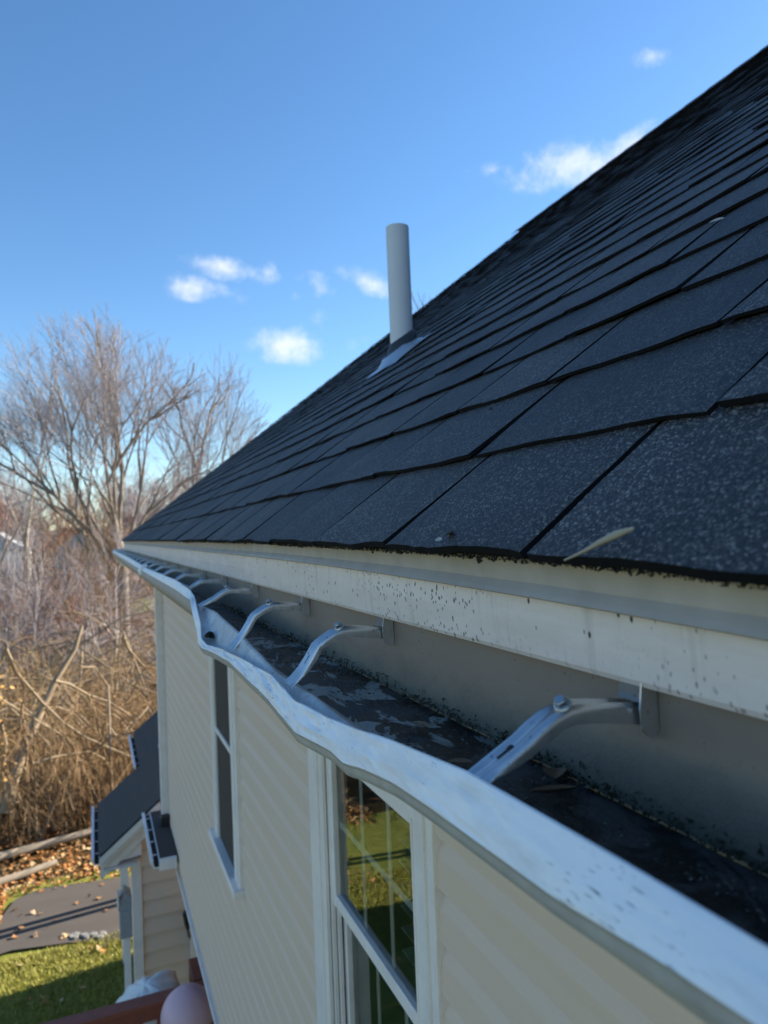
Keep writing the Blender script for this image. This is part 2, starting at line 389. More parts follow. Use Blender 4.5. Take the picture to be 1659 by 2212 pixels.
MT = dict(gold2=mat_bark('golden_stems', (.44, .31, .14), (.58, .43, .22)), clip=mat_metal('dull_clip_steel', (.20, .195, .19), .5), tar=simple('asphalt_edge', (.006, .006, .007), .9, 0, .5, 200, 0, .2), shingle=mat_shingle(), siding=mat_siding(), trim=mat_whitetrim('white_vinyl_trim', (.84, .775, .735), False, .35), fascia=mat_fascia(),
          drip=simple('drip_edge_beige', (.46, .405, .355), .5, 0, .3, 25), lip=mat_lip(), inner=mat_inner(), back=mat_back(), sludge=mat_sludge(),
          hang=mat_metal('mill_aluminium', (.64, .635, .63), .27), zinc=mat_metal('zinc_screw', (.42, .44, .45), .33), dark=simple('black_recess', (.012, .011, .011), .8),
          face=simple('gutter_face_grey', (.40, .385, .37), .5, 0, .3, 60, .001), grass=mat_grass(), floor=mat_floor(), asph=mat_asphalt(),
          bark=mat_bark('grey_bark', (.21, .18, .15), (.33, .29, .245)), limb=mat_bark('brown_limb', (.25, .19, .125), (.36, .285, .195)), twig=mat_bark('twig_bark', (.31, .28, .285), (.44, .395, .395)),
          brown=mat_bark('brown_brush', (.20, .125, .065), (.36, .245, .135)), red=mat_bark('reddish_twigs', (.30, .165, .12), (.40, .25, .18)), pale=mat_bark('pale_limb', (.33, .27, .20), (.46, .40, .31)),
          leaf=mat_leaf(), litter=mat_litter(), glass=mat_glass(), room=simple('dim_room', (.14, .16, .13), .9),
          screen=simple('dark_insect_screen', (.035, .032, .032), .75, 0, .1, 300), blind=simple('pale_blind', (.42, .45, .40), .6),
          pvc=simple('grey_pvc_pipe', (.62, .615, .63), .42, 0, .05, 8), rubber=simple('black_rubber', (.02, .022, .026), .55), lead=mat_metal('flashing_metal', (.55, .58, .62), .4),
          moss=simple('moss_and_pocket_shade', (.014, .016, .008), .95, 0, .6, 300), redwood=simple('red_stained_wood', (.27, .075, .045), .55, 0, .35, 12), deckw=simple('weathered_deck_wood', (.20, .14, .10), .7, 0, .35, 14),
          cover=simple('pale_vinyl_cover', (.80, .79, .76), .45, 0, .08, 4), pink=simple('pink_rubber', (.66, .42, .47), .45, 0, .05, 6), black=simple('black_iron', (.012, .012, .013), .5),
          roof2=simple('dark_wing_shingle', (.060, .050, .046), .85, 0, .5, 60, .004), greyw=simple('grey_siding_far', (.33, .35, .37), .7), whitew=simple('white_siding_far', (.72, .70, .66), .6),
          orange=simple('cedar_fence_boards', (.42, .20, .08), .75, 0, .3, 6), car=simple('silver_car_paint', (.45, .47, .50), .3, .6, .03), tyre=simple('tyre_rubber', (.02, .02, .02), .8),
          cgl=simple('dark_car_glass', (.02, .025, .03), .12), grey=simple('grey_metal_box', (.30, .31, .33), .5), soffit=simple('soffit_white', (.62, .61, .6), .6), gold=simple('dry_gold_leaves', (.55, .32, .10), .8))

# ------------------------------------------------------------------ ground
G = -H
def sheet(name, poly, z, mat):
    m_ = MB().add([(x, y, z) for x, y in poly], [tuple(range(len(poly)))]); o = m_.build(name, mat, origin=(0, 0, z)); return kind(o, 'structure')
sheet('ground', [(-700, -200), (700, -200), (700, 1500), (-700, 1500)], G-.03, MT['floor'])
gr = []                                    # the lawn, gently uneven
for j in range(61):
    y = -26+j*.655
    gr.append([(-32+i*.75, y, G+.02*fn(i*.3, j*.3, 0)) for i in range(61)])
kind(MB().grid(gr).build('lawn', MT['grass'], origin=(0, 0, G)), 'structure')
sheet('driveway', [(-1.42, 11.15), (-1.2, 11.2), (-.5, 11.05), (.3, 10.75), (9, 10.4), (9, 12.4), (.3, 12.75), (-.95, 12.95), (-1.3, 12.75), (-1.45, 12.2)], G+.03, MT['asph'])
sheet('far_lawn', [(-14, 58), (16, 57), (18, 70), (-12, 72)], G-.01, MT['grass'])

# ------------------------------------------------------------------ main house
house = empty('house', (.7, 3, G)); tag(house, 'two storey house in beige siding with a dark shingled roof, filling the right', 'house')
XE, TAN = .29, .769; CSA = 1/math.hypot(1, TAN); SNA = TAN*CSA
NRM = Vector((-SNA, 0, CSA)); UP = Vector((CSA, 0, SNA))
Y0, Y1 = -1.6, 8.72
def eave(Y, s):
    a = -.015*math.exp(-max(Y-.22, -.3)/.42) + .008*(1-math.exp(-max(Y-.25, 0)/1.6))
    return (-.0135 + a)*math.exp(-s/.7) + -.018*(1-math.exp(-s/.7))
def roofp(s, Y, h=0):
    p = Vector((XE, Y, eave(Y, s))) + UP*s + NRM*(h + .004*fn(s*1.7, Y*1.3, 3))
    return p
SMAX = 7.06
def wall_cut(y, z): pass

# the shell: lower storey set back, upper storey, end walls
XW = .70; ZB = -3.30
m_ = MB().box(XW+.03, 10.9, -4, 8.33, ZB, -.30); 
shell = MB()
WIN = [(1.56, 2.30, -2.05, -.69), (3.96, 4.58, -1.84, -.46)]      # openings y0 y1 z0 z1
def wall_panels(mb, x, y0, y1, z0, z1, holes):
    ys = sorted({y0, y1, *[h[0] for h in holes], *[h[1] for h in holes]}); zs = sorted({z0, z1, *[h[2] for h in holes], *[h[3] for h in holes]})
    for a, b in zip(ys, ys[1:]):
        for c, d in zip(zs, zs[1:]):
            if any(h[0] <= (a+b)/2 <= h[1] and h[2] <= (c+d)/2 <= h[3] for h in holes): continue
            mb.add([(x, a, c), (x, b, c), (x, b, d), (x, a, d)], [(0, 3, 2, 1)])
wall_panels(shell, XW+.02, -4, 8.33, ZB, -.20, WIN)
shell.add([(XW+.02, 8.33, ZB), (10.9, 8.33, ZB), (10.9, 8.33, -.2), (5.89, 8.33, 4.1), (XW+.02, 8.33, -.2)], [(0, 1, 2, 3, 4)])
shell.add([(XW+.02, -4, ZB), (10.9, -4, ZB), (10.9, -4, -.2), (5.89, -4, 4.1), (XW+.02, -4, -.2)], [(4, 3, 2, 1, 0)])
shell.add([(10.9, -4, ZB), (10.9, 8.33, ZB), (10.9, 8.33, -.2), (10.9, -4, -.2)], [(0, 1, 2, 3)])
shell.add([(XW+.02, -4, ZB), (10.9, -4, ZB), (10.9, 8.33, ZB), (XW+.02, 8.33, ZB)], [(0, 1, 2, 3)])
wall = shell.build('wall', MT['siding'], house)
MB().box(1.75, 10.8, -4, 8.33, G-.1, ZB).build('lower_storey_wall', MT['siding'], house)
# siding boards, one per course and stretch between windows
LAP = .1155; zc = -.680
while zc < -.30: zc += LAP
k_ = 0
CAS = [(1.443, 2.44, -2.16, -.60), (3.84, 4.70, -1.93, -.36)]
while zc - LAP > ZB - .02:
    zb, zt = max(zc-LAP, ZB), zc
    cuts = [(-4, 8.235)]
    for (a, b, c, d) in CAS:
        if zb < d and zt > c:
            cuts = [q for (p, r_) in cuts for q in ((p, min(r_, a)), (max(p, b), r_)) if q[1]-q[0] > .02]
    segs = []
    for (a, b) in cuts:
        j = a + 1.3 + ((k_*1.37) % 2.2)
        if b - a > 3.7 and j < b-.6 and k_ % 3 == 0: segs += [(a, j-.0006), (j+.0006, b)]
        else: segs.append((a, b))
    for (a, b) in segs:
        n = max(2, int((b-a)/.35)); rows = []
        for i in range(n+1):
            y = a+(b-a)*i/n; wv = .0016*fn(y*2.1, zb*9, 1)
            rows.append([(XW+.012, y, zb+.003), (XW-.0165+wv, y, zb-.0005), (XW-.0190+wv, y, zb+.0025), (XW-.0182+wv, y, zb+.030), (XW-.0155+wv, y, zb+.072), (XW-.0065+wv, y, zb+.094), (XW+.0055+wv*.4, y, zt+.003)])
        MB().grid(rows, False).build('siding_board', MT['siding'], wall)
    zc -= LAP; k_ += 1
MB().bbox(XW-.03, XW+.025, -4, 8.25, ZB-.03, ZB-.002).build('starter_trim', MT['trim'], house)
MB().bbox(XW-.022, XW+.05, 8.24, 8.36, ZB, -.2).build('corner_board', MT['trim'], house)
# soffit and boards behind the gutter
MB().box(.345, XW+.02, Y0, 8.55, -.225, -.205).build('soffit', MT['soffit'], house)
MB().box(.336, .36, Y0, 8.6, -.225, -.045).build('sub_fascia', MT['fascia'], house)
def strip(name, prof, y0, y1, mat, n=60, wob=.0012, follow=0):
    rows = []
    for i in range(n+1):
        y = y0+(y1-y0)*i/n
        rows.append([(x+wob*fn(y*2, x*60, z*40), y, z + wob*fn(y*1.6, 7, z*30) + f*(eave(y, 0)+.02)) for x, z, f in prof])
    return MB().grid(rows, False).build(name, mat, house)
jy = 1.655
for (a, b) in ((Y0, jy-.0012), (jy+.0012, 5.0), (5.002, 8.62)):
    strip('fascia_board', [(.3335, -.103, 0), (.3285, -.1075, 0), (.3205, -.1065, 0), (.3185, -.1025, 0), (.3165, -.075, 0), (.3160, -.0535, 1), (.3215, -.051, 1)], a, b, MT['fascia'], 40)
strip('drip_edge', [(.309, -.056, 1), (.306, -.0545, 1), (.3085, -.051, 1), (.3135, -.045, 1), (.3115, -.030, 1), (.3105, -.018, 1)], Y0, 8.66, MT['drip'], 60)

# roof deck under the shingles
rows = []
for i in range(40):
    y = Y0+(Y1-.02-Y0)*i/39
    rows.append([tuple(roofp(s, y, -.010)) for s in (0.004, .1, .3, .7, 1.5, 3, 5, SMAX)])
roof = MB().grid(rows, False, flip=True)
roof.add([(XE+.004, Y0, -.05), (5.89, Y0, 4.25), (11.5, Y0, -.05), (11.5, Y1-.05, -.05), (5.89, Y1-.05, 4.25)], [(1, 4, 3, 2)])
roof = roof.build('roof', MT['rubber'], house)

# shingle tabs
EXP = .160
tabs = []
first = {0: [-.35, -.09, .17, .43, .69, .95, 1.222], 1: [-.30, .04, .375, .72, 1.03, 1.29], 2: [-.05, .21, .48, .745, .99], 3: [-.09, .165, .41, .65, .878, 1.12]}
ncourse = int(SMAX/EXP)
cr_ = random.Random(3)
for c in range(ncourse):
    if c in first: sl = list(first[c])
    else: sl = [.43 + (.13 if c % 2 else 0) - .26*3 + cr_.uniform(-.05, .05) + .03*c % .26]
    while sl[-1] < Y1: sl.append(sl[-1] + .26 + cr_.uniform(-.012, .012))
    while sl[0] > Y0: sl.insert(0, sl[0] - .26 + cr_.uniform(-.012, .012))
    s0 = c*EXP - .006 if c else -.006
    for a, b in zip(sl, sl[1:]):
        a2, b2 = max(a, Y0), min(b, Y1 + cr_.uniform(-.006, .006))
        if b2-a2 > .03: tabs.append((c, s0, a2, b2, cr_.random()))
def tab_mesh(mb, c, s0, a, b, q, nx, ns):
    rr_ = random.Random(int(q*1e9)); gap = (.0036 if nx > 7 else .0048) if nx > 2 else .006
    a += gap; b -= gap; lift = .0046 + rr_.uniform(0, .0042); ph = rr_.uniform(0, 9)
    curl = rr_.uniform(-.001, .004); sk = rr_.uniform(-.004, .004); over = EXP + .016
    top = []; bot = []
    for j in range(ns+1):
        t = j/ns; s = s0 + over*t; rt = []
        for i in range(nx+1):
            u = i/nx; y = a+(b-a)*u
            e = (fn(y*9+ph, s0*3, 1)*.0075 + fn(y*55, ph, 2)*.0018)*(1-t)**3 + sk*(u-.5)*(1-t)
            h = lift*(1-t)**.9 + curl*(2*u-1)**2*(1-t)**2 + (1-t)**2*.0018*fn(y*5+ph, 4, c)
            if nx > 2 and i in (0, nx): h -= .0012
            if nx > 2 and i in (0, nx): y += .0011*fn(s*75, a*31+i, 5) + .0016*fn(s*22, a*17, i)
            rt.append(tuple(roofp(s+e, y, h)))
        top.append(rt)
    thick = rr_.uniform(.0032, .0056) if c else .0075
    lip_ = [tuple(Vector(p) - NRM*thick + UP*.0006*rr_.uniform(-1, 1)) for p in top[0]]
    f0 = len(mb.f); mb.grid([lip_]+top, False, flip=True)
    for i in range(nx): mb.mi[f0+i] = 1
    f0 = len(mb.f)
    mb.add([*[r_[0] for r_ in top], *[tuple(Vector(r_[0])-NRM*thick) for r_ in reversed(top)]], [tuple(range(2*ns+2))])
    mb.add([*[r_[-1] for r_ in top], *[tuple(Vector(r_[-1])-NRM*thick) for r_ in reversed(top)]], [tuple(reversed(range(2*ns+2)))])
    mb.mi[f0] = 1; mb.mi[f0+1] = 1
def seen(p):
    d = p.dot(CF)
    if d < .1: return False
    return abs(p.dot(CR)/d) < .60 and abs(p.dot(CU)/d) < .78
def score(tb):
    p = roofp(tb[1]+.08, (tb[2]+tb[3])/2)
    return (tb[3]-tb[2])*abs(p.normalized().dot(NRM))/p.length_squared if seen(p) or seen(roofp(tb[1], tb[3])) or seen(roofp(tb[1]+.1, tb[2])) else 0
order = sorted(range(len(tabs)), key=lambda i: -score(tabs[i]))
big = set(order[:300]); rest = MB()
for i in order:
    if i in big:
        mb = MB(); d_ = roofp(tabs[i][1], (tabs[i][2]+tabs[i][3])/2).length
        nx, ns = (16, 10) if d_ < .8 else (8, 3) if d_ < 1.6 else (3, 2)
        tab_mesh(mb, *tabs[i], nx, ns); mb.build('shingle', [MT['shingle'], MT['tar']], roof)
    else: tab_mesh(rest, *tabs[i], 2, 1)
kind(rest.build('shingle_field', [MT['shingle'], MT['tar']], roof), 'stuff')
# ridge caps
for i in range(34):
    y = Y0+.1+i*.305
    mb = MB(); rg = roofp(SMAX-.02, y); x0, z0 = 5.87, rg.z+.02
    mb.grid([[(x0-.12, yy, z0-.12*TAN+.012+t), (x0, yy, z0+.024+t), (x0+.12, yy, z0-.12*TAN+.012+t)] for yy, t in ((y, .004), (min(y+.33, Y1+.03), .012))], False)
    mb.grid([[(x0-.12, yy, z0-.12*TAN+.002), (x0, yy, z0+.012), (x0+.12, yy, z0-.12*TAN+.002)] for yy in (min(y+.33, Y1+.03), min(y+.33, Y1+.03)+.004)], False)
    mb.build('ridge_cap', MT['shingle'], roof)
# black gritty growth hanging under the lowest shingles
mb = MB(); r2 = random.Random(5)
for i in range(4200):
    y = r2.uniform(-.2, 2.6)**1 if i % 2 else r2.uniform(.1, 1.2); sz = r2.uniform(.0004, .0009)*(1 if r2.random() < .95 else 2.0)
    p = roofp(-.004+r2.uniform(-.0025, .003), y, -.0028-r2.uniform(0, .0022)); q = [p+Vector((r2.gauss(0, sz), r2.gauss(0, sz*1.3), r2.gauss(-sz*.2, sz))) for _ in range(5)]
    mb.add(q, [(0, 1, 2), (0, 2, 3), (0, 3, 4), (1, 3, 2), (0, 4, 1), (1, 4, 3)])
kind(mb.build('edge_growth', MT['moss'], roof), 'stuff')

# ------------------------------------------------------------------ windows
def window(y0, y1, z0, z1, xf, cw, sill=True, grids=True, dark=False, meet=None, label=None):
    """y0..y1, z0..z1: the opening; xf: face of the casing; cw: casing widths near, far, head"""
    wd = empty('window', (xf, y0, z0)); wd.parent = house; wd.location = Vector((xf, y0, z0+H)) - house.location
    if label: wd['label'] = label
    MB().bbox(xf, XW+.03, y0-cw[0], y0, z0-.05, z1+cw[2]).build('casing', MT['trim'], wd)
    MB().bbox(xf, XW+.03, y1, y1+cw[1], z0-.05, z1+cw[2]).build('casing', MT['trim'], wd)
    MB().bbox(xf+.001, XW+.03, y0+.0005, y1-.0005, z1, z1+cw[2]-.001).build('head_casing', MT['trim'], wd)
    MB().bbox(xf-.008, xf+.004, y0-cw[0]+.03, y0-cw[0]+.036, z0-.04, z1+cw[2]-.02, .001).build('casing_bead', MT['trim'], wd)
    MB().bbox(xf-.004, xf+.004, y0-.016, y0-.010, z0-.04, z1+.012, .001).build('casing_bead', MT['trim'], wd)
    MB().bbox(xf-.006, xf+.004, y1+.012, y1+.022, z0-.04, z1+cw[2]-.02, .001).build('casing_bead', MT['trim'], wd)
    if sill: MB().bbox(xf-.035, XW+.03, y0-cw[0]-.02, y1+cw[1]+.03, z0-.05, z0-.012, .004).build('sill', MT['trim'], wd)
    xg = xf+.042
    if dark:
        for (za, zb) in ((meet+.016, z1), (z0-.012, meet-.016)):
            MB().add([(xf+.014, y0, za), (xf+.014, y1, za), (xf+.014, y1, zb), (xf+.014, y0, zb)], [(0, 3, 2, 1)]).build('screen', MT['screen'], wd)
        MB().bbox(xf+.004, xf+.024, y0, y1, meet-.016, meet+.016, .002).build('meeting_rail', MT['trim'], wd)
        return wd
    # jamb liners
    for i in range(3): MB().bbox(xf+.004+i*.016, xf+.016+i*.016, y1-.012-.012*i, y1+.001, z0, z1, .001).build('jamb_track', MT['trim'], wd)
    zm = meet
    fr = .034
    def sash(za, zb, x):
        MB().bbox(x-.018, x+.012, y0, y0+fr*.6, za, zb, .002).build('sash_stile', MT['trim'], wd)
        MB().bbox(x-.018, x+.012, y1-fr-.02, y1-.02, za, zb, .002).build('sash_stile', MT['trim'], wd)
        MB().bbox(x-.017, x+.012, y0+fr*.6, y1-fr-.02, zb-fr, zb, .002).build('sash_rail', MT['trim'], wd)
        MB().bbox(x-.017, x+.012, y0+fr*.6, y1-fr-.02, za, za+fr*1.15, .002).build('sash_rail', MT['trim'], wd)
        MB().add([(x, y0+.01, za+.01), (x, y1-.03, za+.01), (x, y1-.03, zb-.01), (x, y0+.01, zb-.01)], [(0, 3, 2, 1)]).build('pane', MT['screen'] if dark else MT['glass'], wd)
        if grids:
            yy0, yy1 = y0+fr*.6, y1-fr-.02
            for t in (.36, .68): MB().bbox(x+.006, x+.010, yy0+(yy1-yy0)*t-.011, yy0+(yy1-yy0)*t+.011, za+fr, zb-fr, .001).build('muntin', MT['trim'], wd)
            MB().bbox(x+.0045, x+.0085, yy0, yy1, (za+zb)/2-.011, (za+zb)/2+.011, .001).build('muntin', MT['trim'], wd)
    sash(zm, z1, xg); sash(z0, zm+.0, xg+.032)
    room = MB(); a, b, c, d, e = xg+.06, xg+1.2, y0-.02, y1+.02, z0-.02
    room.add([(a, c, e), (b, c, e), (b, d, e), (a, d, e), (a, c, z1+.02), (b, c, z1+.02), (b, d, z1+.02), (a, d, z1+.02)], [(0, 1, 2, 3), (4, 7, 6, 5), (0, 4, 5, 1), (3, 2, 6, 7), (1, 5, 6, 2)])
    room.build('room_interior', MT['room'], wd)
    return wd
window(1.56, 2.30, -2.05, -.69, .672, (.118, .14, .09), False, True, False, -1.222, 'near double hung window with white grids and pale blind')
window(3.985, 4.56, -1.86, -.44, .664, (.145, .14, .08), True, False, True, -1.20, 'far double hung window with dark screens')
bl = empty('window_blind', (.78, 1.6, -2.0)); tag(bl, 'pale slatted blind hanging behind the near window', 'blind')
for i in range(20):
    z = -.74-i*.062
    MB().bbox(.772, .812, 1.585, 1.88, z-.012, z-.009, .001).build('slat', MT['blind'], bl)
MB().bbox(.775, .81, 1.58, 1.885, -.72, -.69).build('head_rail', MT['blind'], bl)

# ------------------------------------------------------------------ the gutter
LI = [(-1.5, .200, -.139), (.10, .200, -.1395), (.25, .200, -.1405), (.374, .199, -.1425), (.49, .199, -.154), (.645, .1975, -.173), (.75, .196, -.180), (.82, .198, -.176), (.88, .2, -.174), (.99, .199, -.178),
      (1.12, .196, -.1825), (1.24, .190, -.189), (1.32, .186, -.195), (1.38, .1835, -.1895), (1.46, .192, -.1695), (1.55, .1975, -.147), (1.62, .202, -.1305), (1.68, .201, -.119), (1.99, .2, -.111), (3.05, .2, -.120), (4.7, .2, -.108), (8.6, .2, -.106)]
LO = [(-1.5, .184, -.1550), (.15, .184, -.1555), (.208, .184, -.159), (.269, .184, -.1655), (.405, .185, -.1705), (.46, .186, -.1745), (.565, .186, -.189), (.61, .187, -.194), (.71, .184, -.203), (.82, .185, -.199), (.90, .186, -.195),
      (.98, .187, -.194), (1.12, .188, -.195), (1.24, .1815, -.1985), (1.33, .1765, -.2005), (1.40, .178, -.2000), (1.47, .1855, -.183), (1.60, .191, -.137), (1.9, .190, -.132), (3.15, .189, -.135), (8.6, .189, -.126)]
FC = [(.45, .222, -.186, 0), (.60, .2225, -.184, .5), (.66, .2215, -.1835, 1), (.77, .2205, -.1790, 1), (.85, .2200, -.1815, .8), (.93, .2195, -.1815, .8), (1.02, .2195, -.1745, 1), (1.115, .2205, -.1685, 1), (1.20, .222, -.1625, 1), (1.316, .2225, -.158, 1), (1.47, .2225, -.150, 1), (1.60, .222, -.146, .7), (1.72, .224, -.15, 0)]
ys = sorted(set([-1.5+.1*i for i in range(14)] + [round(-.1+.0125*i, 4) for i in range(160)] + [1.9+.0+.06*i for i in range(60)] + [5.5+.1*i for i in range(32)]))
ys = np.array([y for y in ys if y <= 8.6] + [8.6])
def smooth_tab(T, cols, sig=.0025):
    T = np.array(T); out_ = []
    dense = np.arange(-1.6, 8.8, .004)
    ker = np.exp(-.5*(np.arange(-12, 13)*.004/sig)**2); ker /= ker.sum()
    for c in cols:
        v = np.interp(dense, T[:, 0], T[:, c]); v2 = np.convolve(np.pad(v, 12, 'edge'), ker, 'valid'); out_.append(lambda y, v2=v2: float(np.interp(y, dense, v2)))
    return out_
rk_ = random.Random(77)
def crumple(T, ax_, az_):
    T = np.array(T); y = .56; yk = [.52]
    while y < 1.60: yk.append(y); y += rk_.uniform(.035, .11)
    yk.append(1.66); dx = [0]+[rk_.uniform(-ax_, ax_) for _ in yk[1:-1]]+[0]; dz = [0]+[rk_.uniform(-az_, az_) for _ in yk[1:-1]]+[0]
    Y_ = sorted(set(T[:, 0].tolist()+yk)); return [(q, float(np.interp(q, T[:, 0], T[:, 1])+np.interp(q, yk, dx, 0, 0)), float(np.interp(q, T[:, 0], T[:, 2])+np.interp(q, yk, dz, 0, 0))) for q in Y_]
LI = crumple(LI, .0012, .0015); LO = crumple(LO, .0016, .0022)
LIx, LIz = smooth_tab(LI, (1, 2)); LOx, LOz = smooth_tab(LO, (1, 2)); FCx, FCz, FCw = smooth_tab(FC, (1, 2, 3))
def crush(y): return math.exp(-((y-1.0)/.5)**2)
gut = empty('gutter', (.26, 3.5, -.21)); tag(gut, 'long white metal roof gutter with a crushed and bent front lip', 'gutter')
gb, gf, gi, gl, gh, gface = [], [], [], [], [], []
ZF = -.1935
for y in ys:
    y = float(y); jn = .0012*fn(y*9, 0, 5)
    gb.append([(.3325, y, -.085), (.3322+jn*.5, y, -.13), (.3318+jn*.5, y, -.16), (.331, y, -.184), (.328, y, -.1915)])
    fl = []
    for t in np.linspace(0, 1, 9):
        x = .3282 + (.238-.3282)*t; fl.append((x, y, ZF-.0015*math.sin(t*3.14) + .0022*fn(x*70, y*34, 2)*min(1, 4*t)*(1-t*.3)+.001*fn(x*240, y*160, 2)))
    gf.append(fl)
    lix, liz, lox, loz = LIx(y), LIz(y), LOx(y), LOz(y)
    w_ = max(0, min(1, FCw(y))) if .45 < y < 1.72 else 0
    # default front wall, straight from floor to lip
    dfx, dfz = .2225, (ZF + liz)/2-.004
    fx, fz = dfx+(FCx(y)-dfx)*w_, dfz+(FCz(y)-dfz)*w_
    vx = (fx+lix)/2; vzd = (fz+liz)/2; vz = vzd + (max(min(liz-.006, fz-.020), -.2)-vzd)*w_
    pr = [(.2381, ZF), (fx+.0085, fz-.55*(fz-ZF)), (fx+.0035, fz-.0028), (fx-.0008, fz), (fx-.005, fz-.003), (vx, vz), (lix+.0045, min(liz-.004, vz+.6*(liz-vz))), (lix+.0012, liz-.0016)]
    gi.append([(x+.0007*fn(y*60, i*3, 1)*crush(y), y, z+.0009*fn(y*45, i*2, 9)*(crush(y) if 0 < i < 7 else 0)) for i, (x, z) in enumerate(pr)])
    cr = crush(y); row = []
    nx_, nz_ = loz-liz, -(lox-lix); ln = math.hypot(nx_, nz_); nx_, nz_ = nx_/ln, nz_/ln
    for i, t in enumerate((0, .06, .18, .34, .5, .66, .82, .94, 1)):
        b_ = .0009*math.sin(math.pi*t) + .0014*fn(y*22, t*4, 3)*(.25+cr) - .0030*cr*math.exp(-((t-.42)/.10)**2)*(.6+fn(y*6, 2, 2)) + .0026*cr*(.5-abs(fn(y*11+t*2.2, t*1.6, 6))*2)*math.sin(math.pi*t)**.5 + .0014*cr*(.5-abs(fn(y*37-t*3, t*3, 16))*2)
        x = lix+(lox-lix)*t; z = liz+(loz-liz)*t
        if i in (0, 8): b_ = .0004*fn(y*30, t, 1)
        row.append((x+nx_*b_*1.0, y, z+abs(nz_)*b_+ (.0006*fn(y*70, t*5, 8)*cr)))
    row[0] = (lix+.0008, y, liz-.0012)
    gl.append(row); gh.append([(row[-1][0], y, row[-1][2]), (lox+.0004, y, loz-.0020), (lox+.0028, y, loz-.0030)])
    u = 1-min(1, max(0, (y-1.45)/.25)) if y > 1.2 else 1
    fh = .009 + .020*(1-u)
    bz = min(-.2005, loz-.012)
    gface.append([(lox+.0026, y, loz-.0026), (lox+.0030, y, loz-.4*fh-.003), (lox+.0035, y, loz-fh-.002), (lox+.012, y, min(loz-fh-.006, (loz+bz)/2)), (lox+.03, y, bz+.006), (.236, y, bz), (.30, y, -.2), (.334, y, -.199)])
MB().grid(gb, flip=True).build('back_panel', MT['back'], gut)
MB().grid(gf, flip=True).build('trough_floor', MT['sludge'], gut)
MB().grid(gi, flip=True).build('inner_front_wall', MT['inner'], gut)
MB().grid(gl, False, flip=True).build('front_lip', MT['lip'], gut)
MB().grid(gh, flip=True).build('lip_hem', MT['face'], gut)
MB().grid(gface, flip=True).build('front_face', MT['face'], gut)
MB().prism([(.333, -.085), (.333, -.199), (.236, -.2), (.205, -.17), (.189, -.14), (.19, -.115), (.2, -.106)], 'y', 8.6, 8.603).build('end_cap', MT['lip'], gut)
MB().tube([(.186, 3.24, -.152), (.184, 3.24, -.136), (.196, 3.24, -.118), (.212, 3.24, -.116)], [.010, .014, .014, .008], 8).build('lip_joint', MT['lip'], gut)

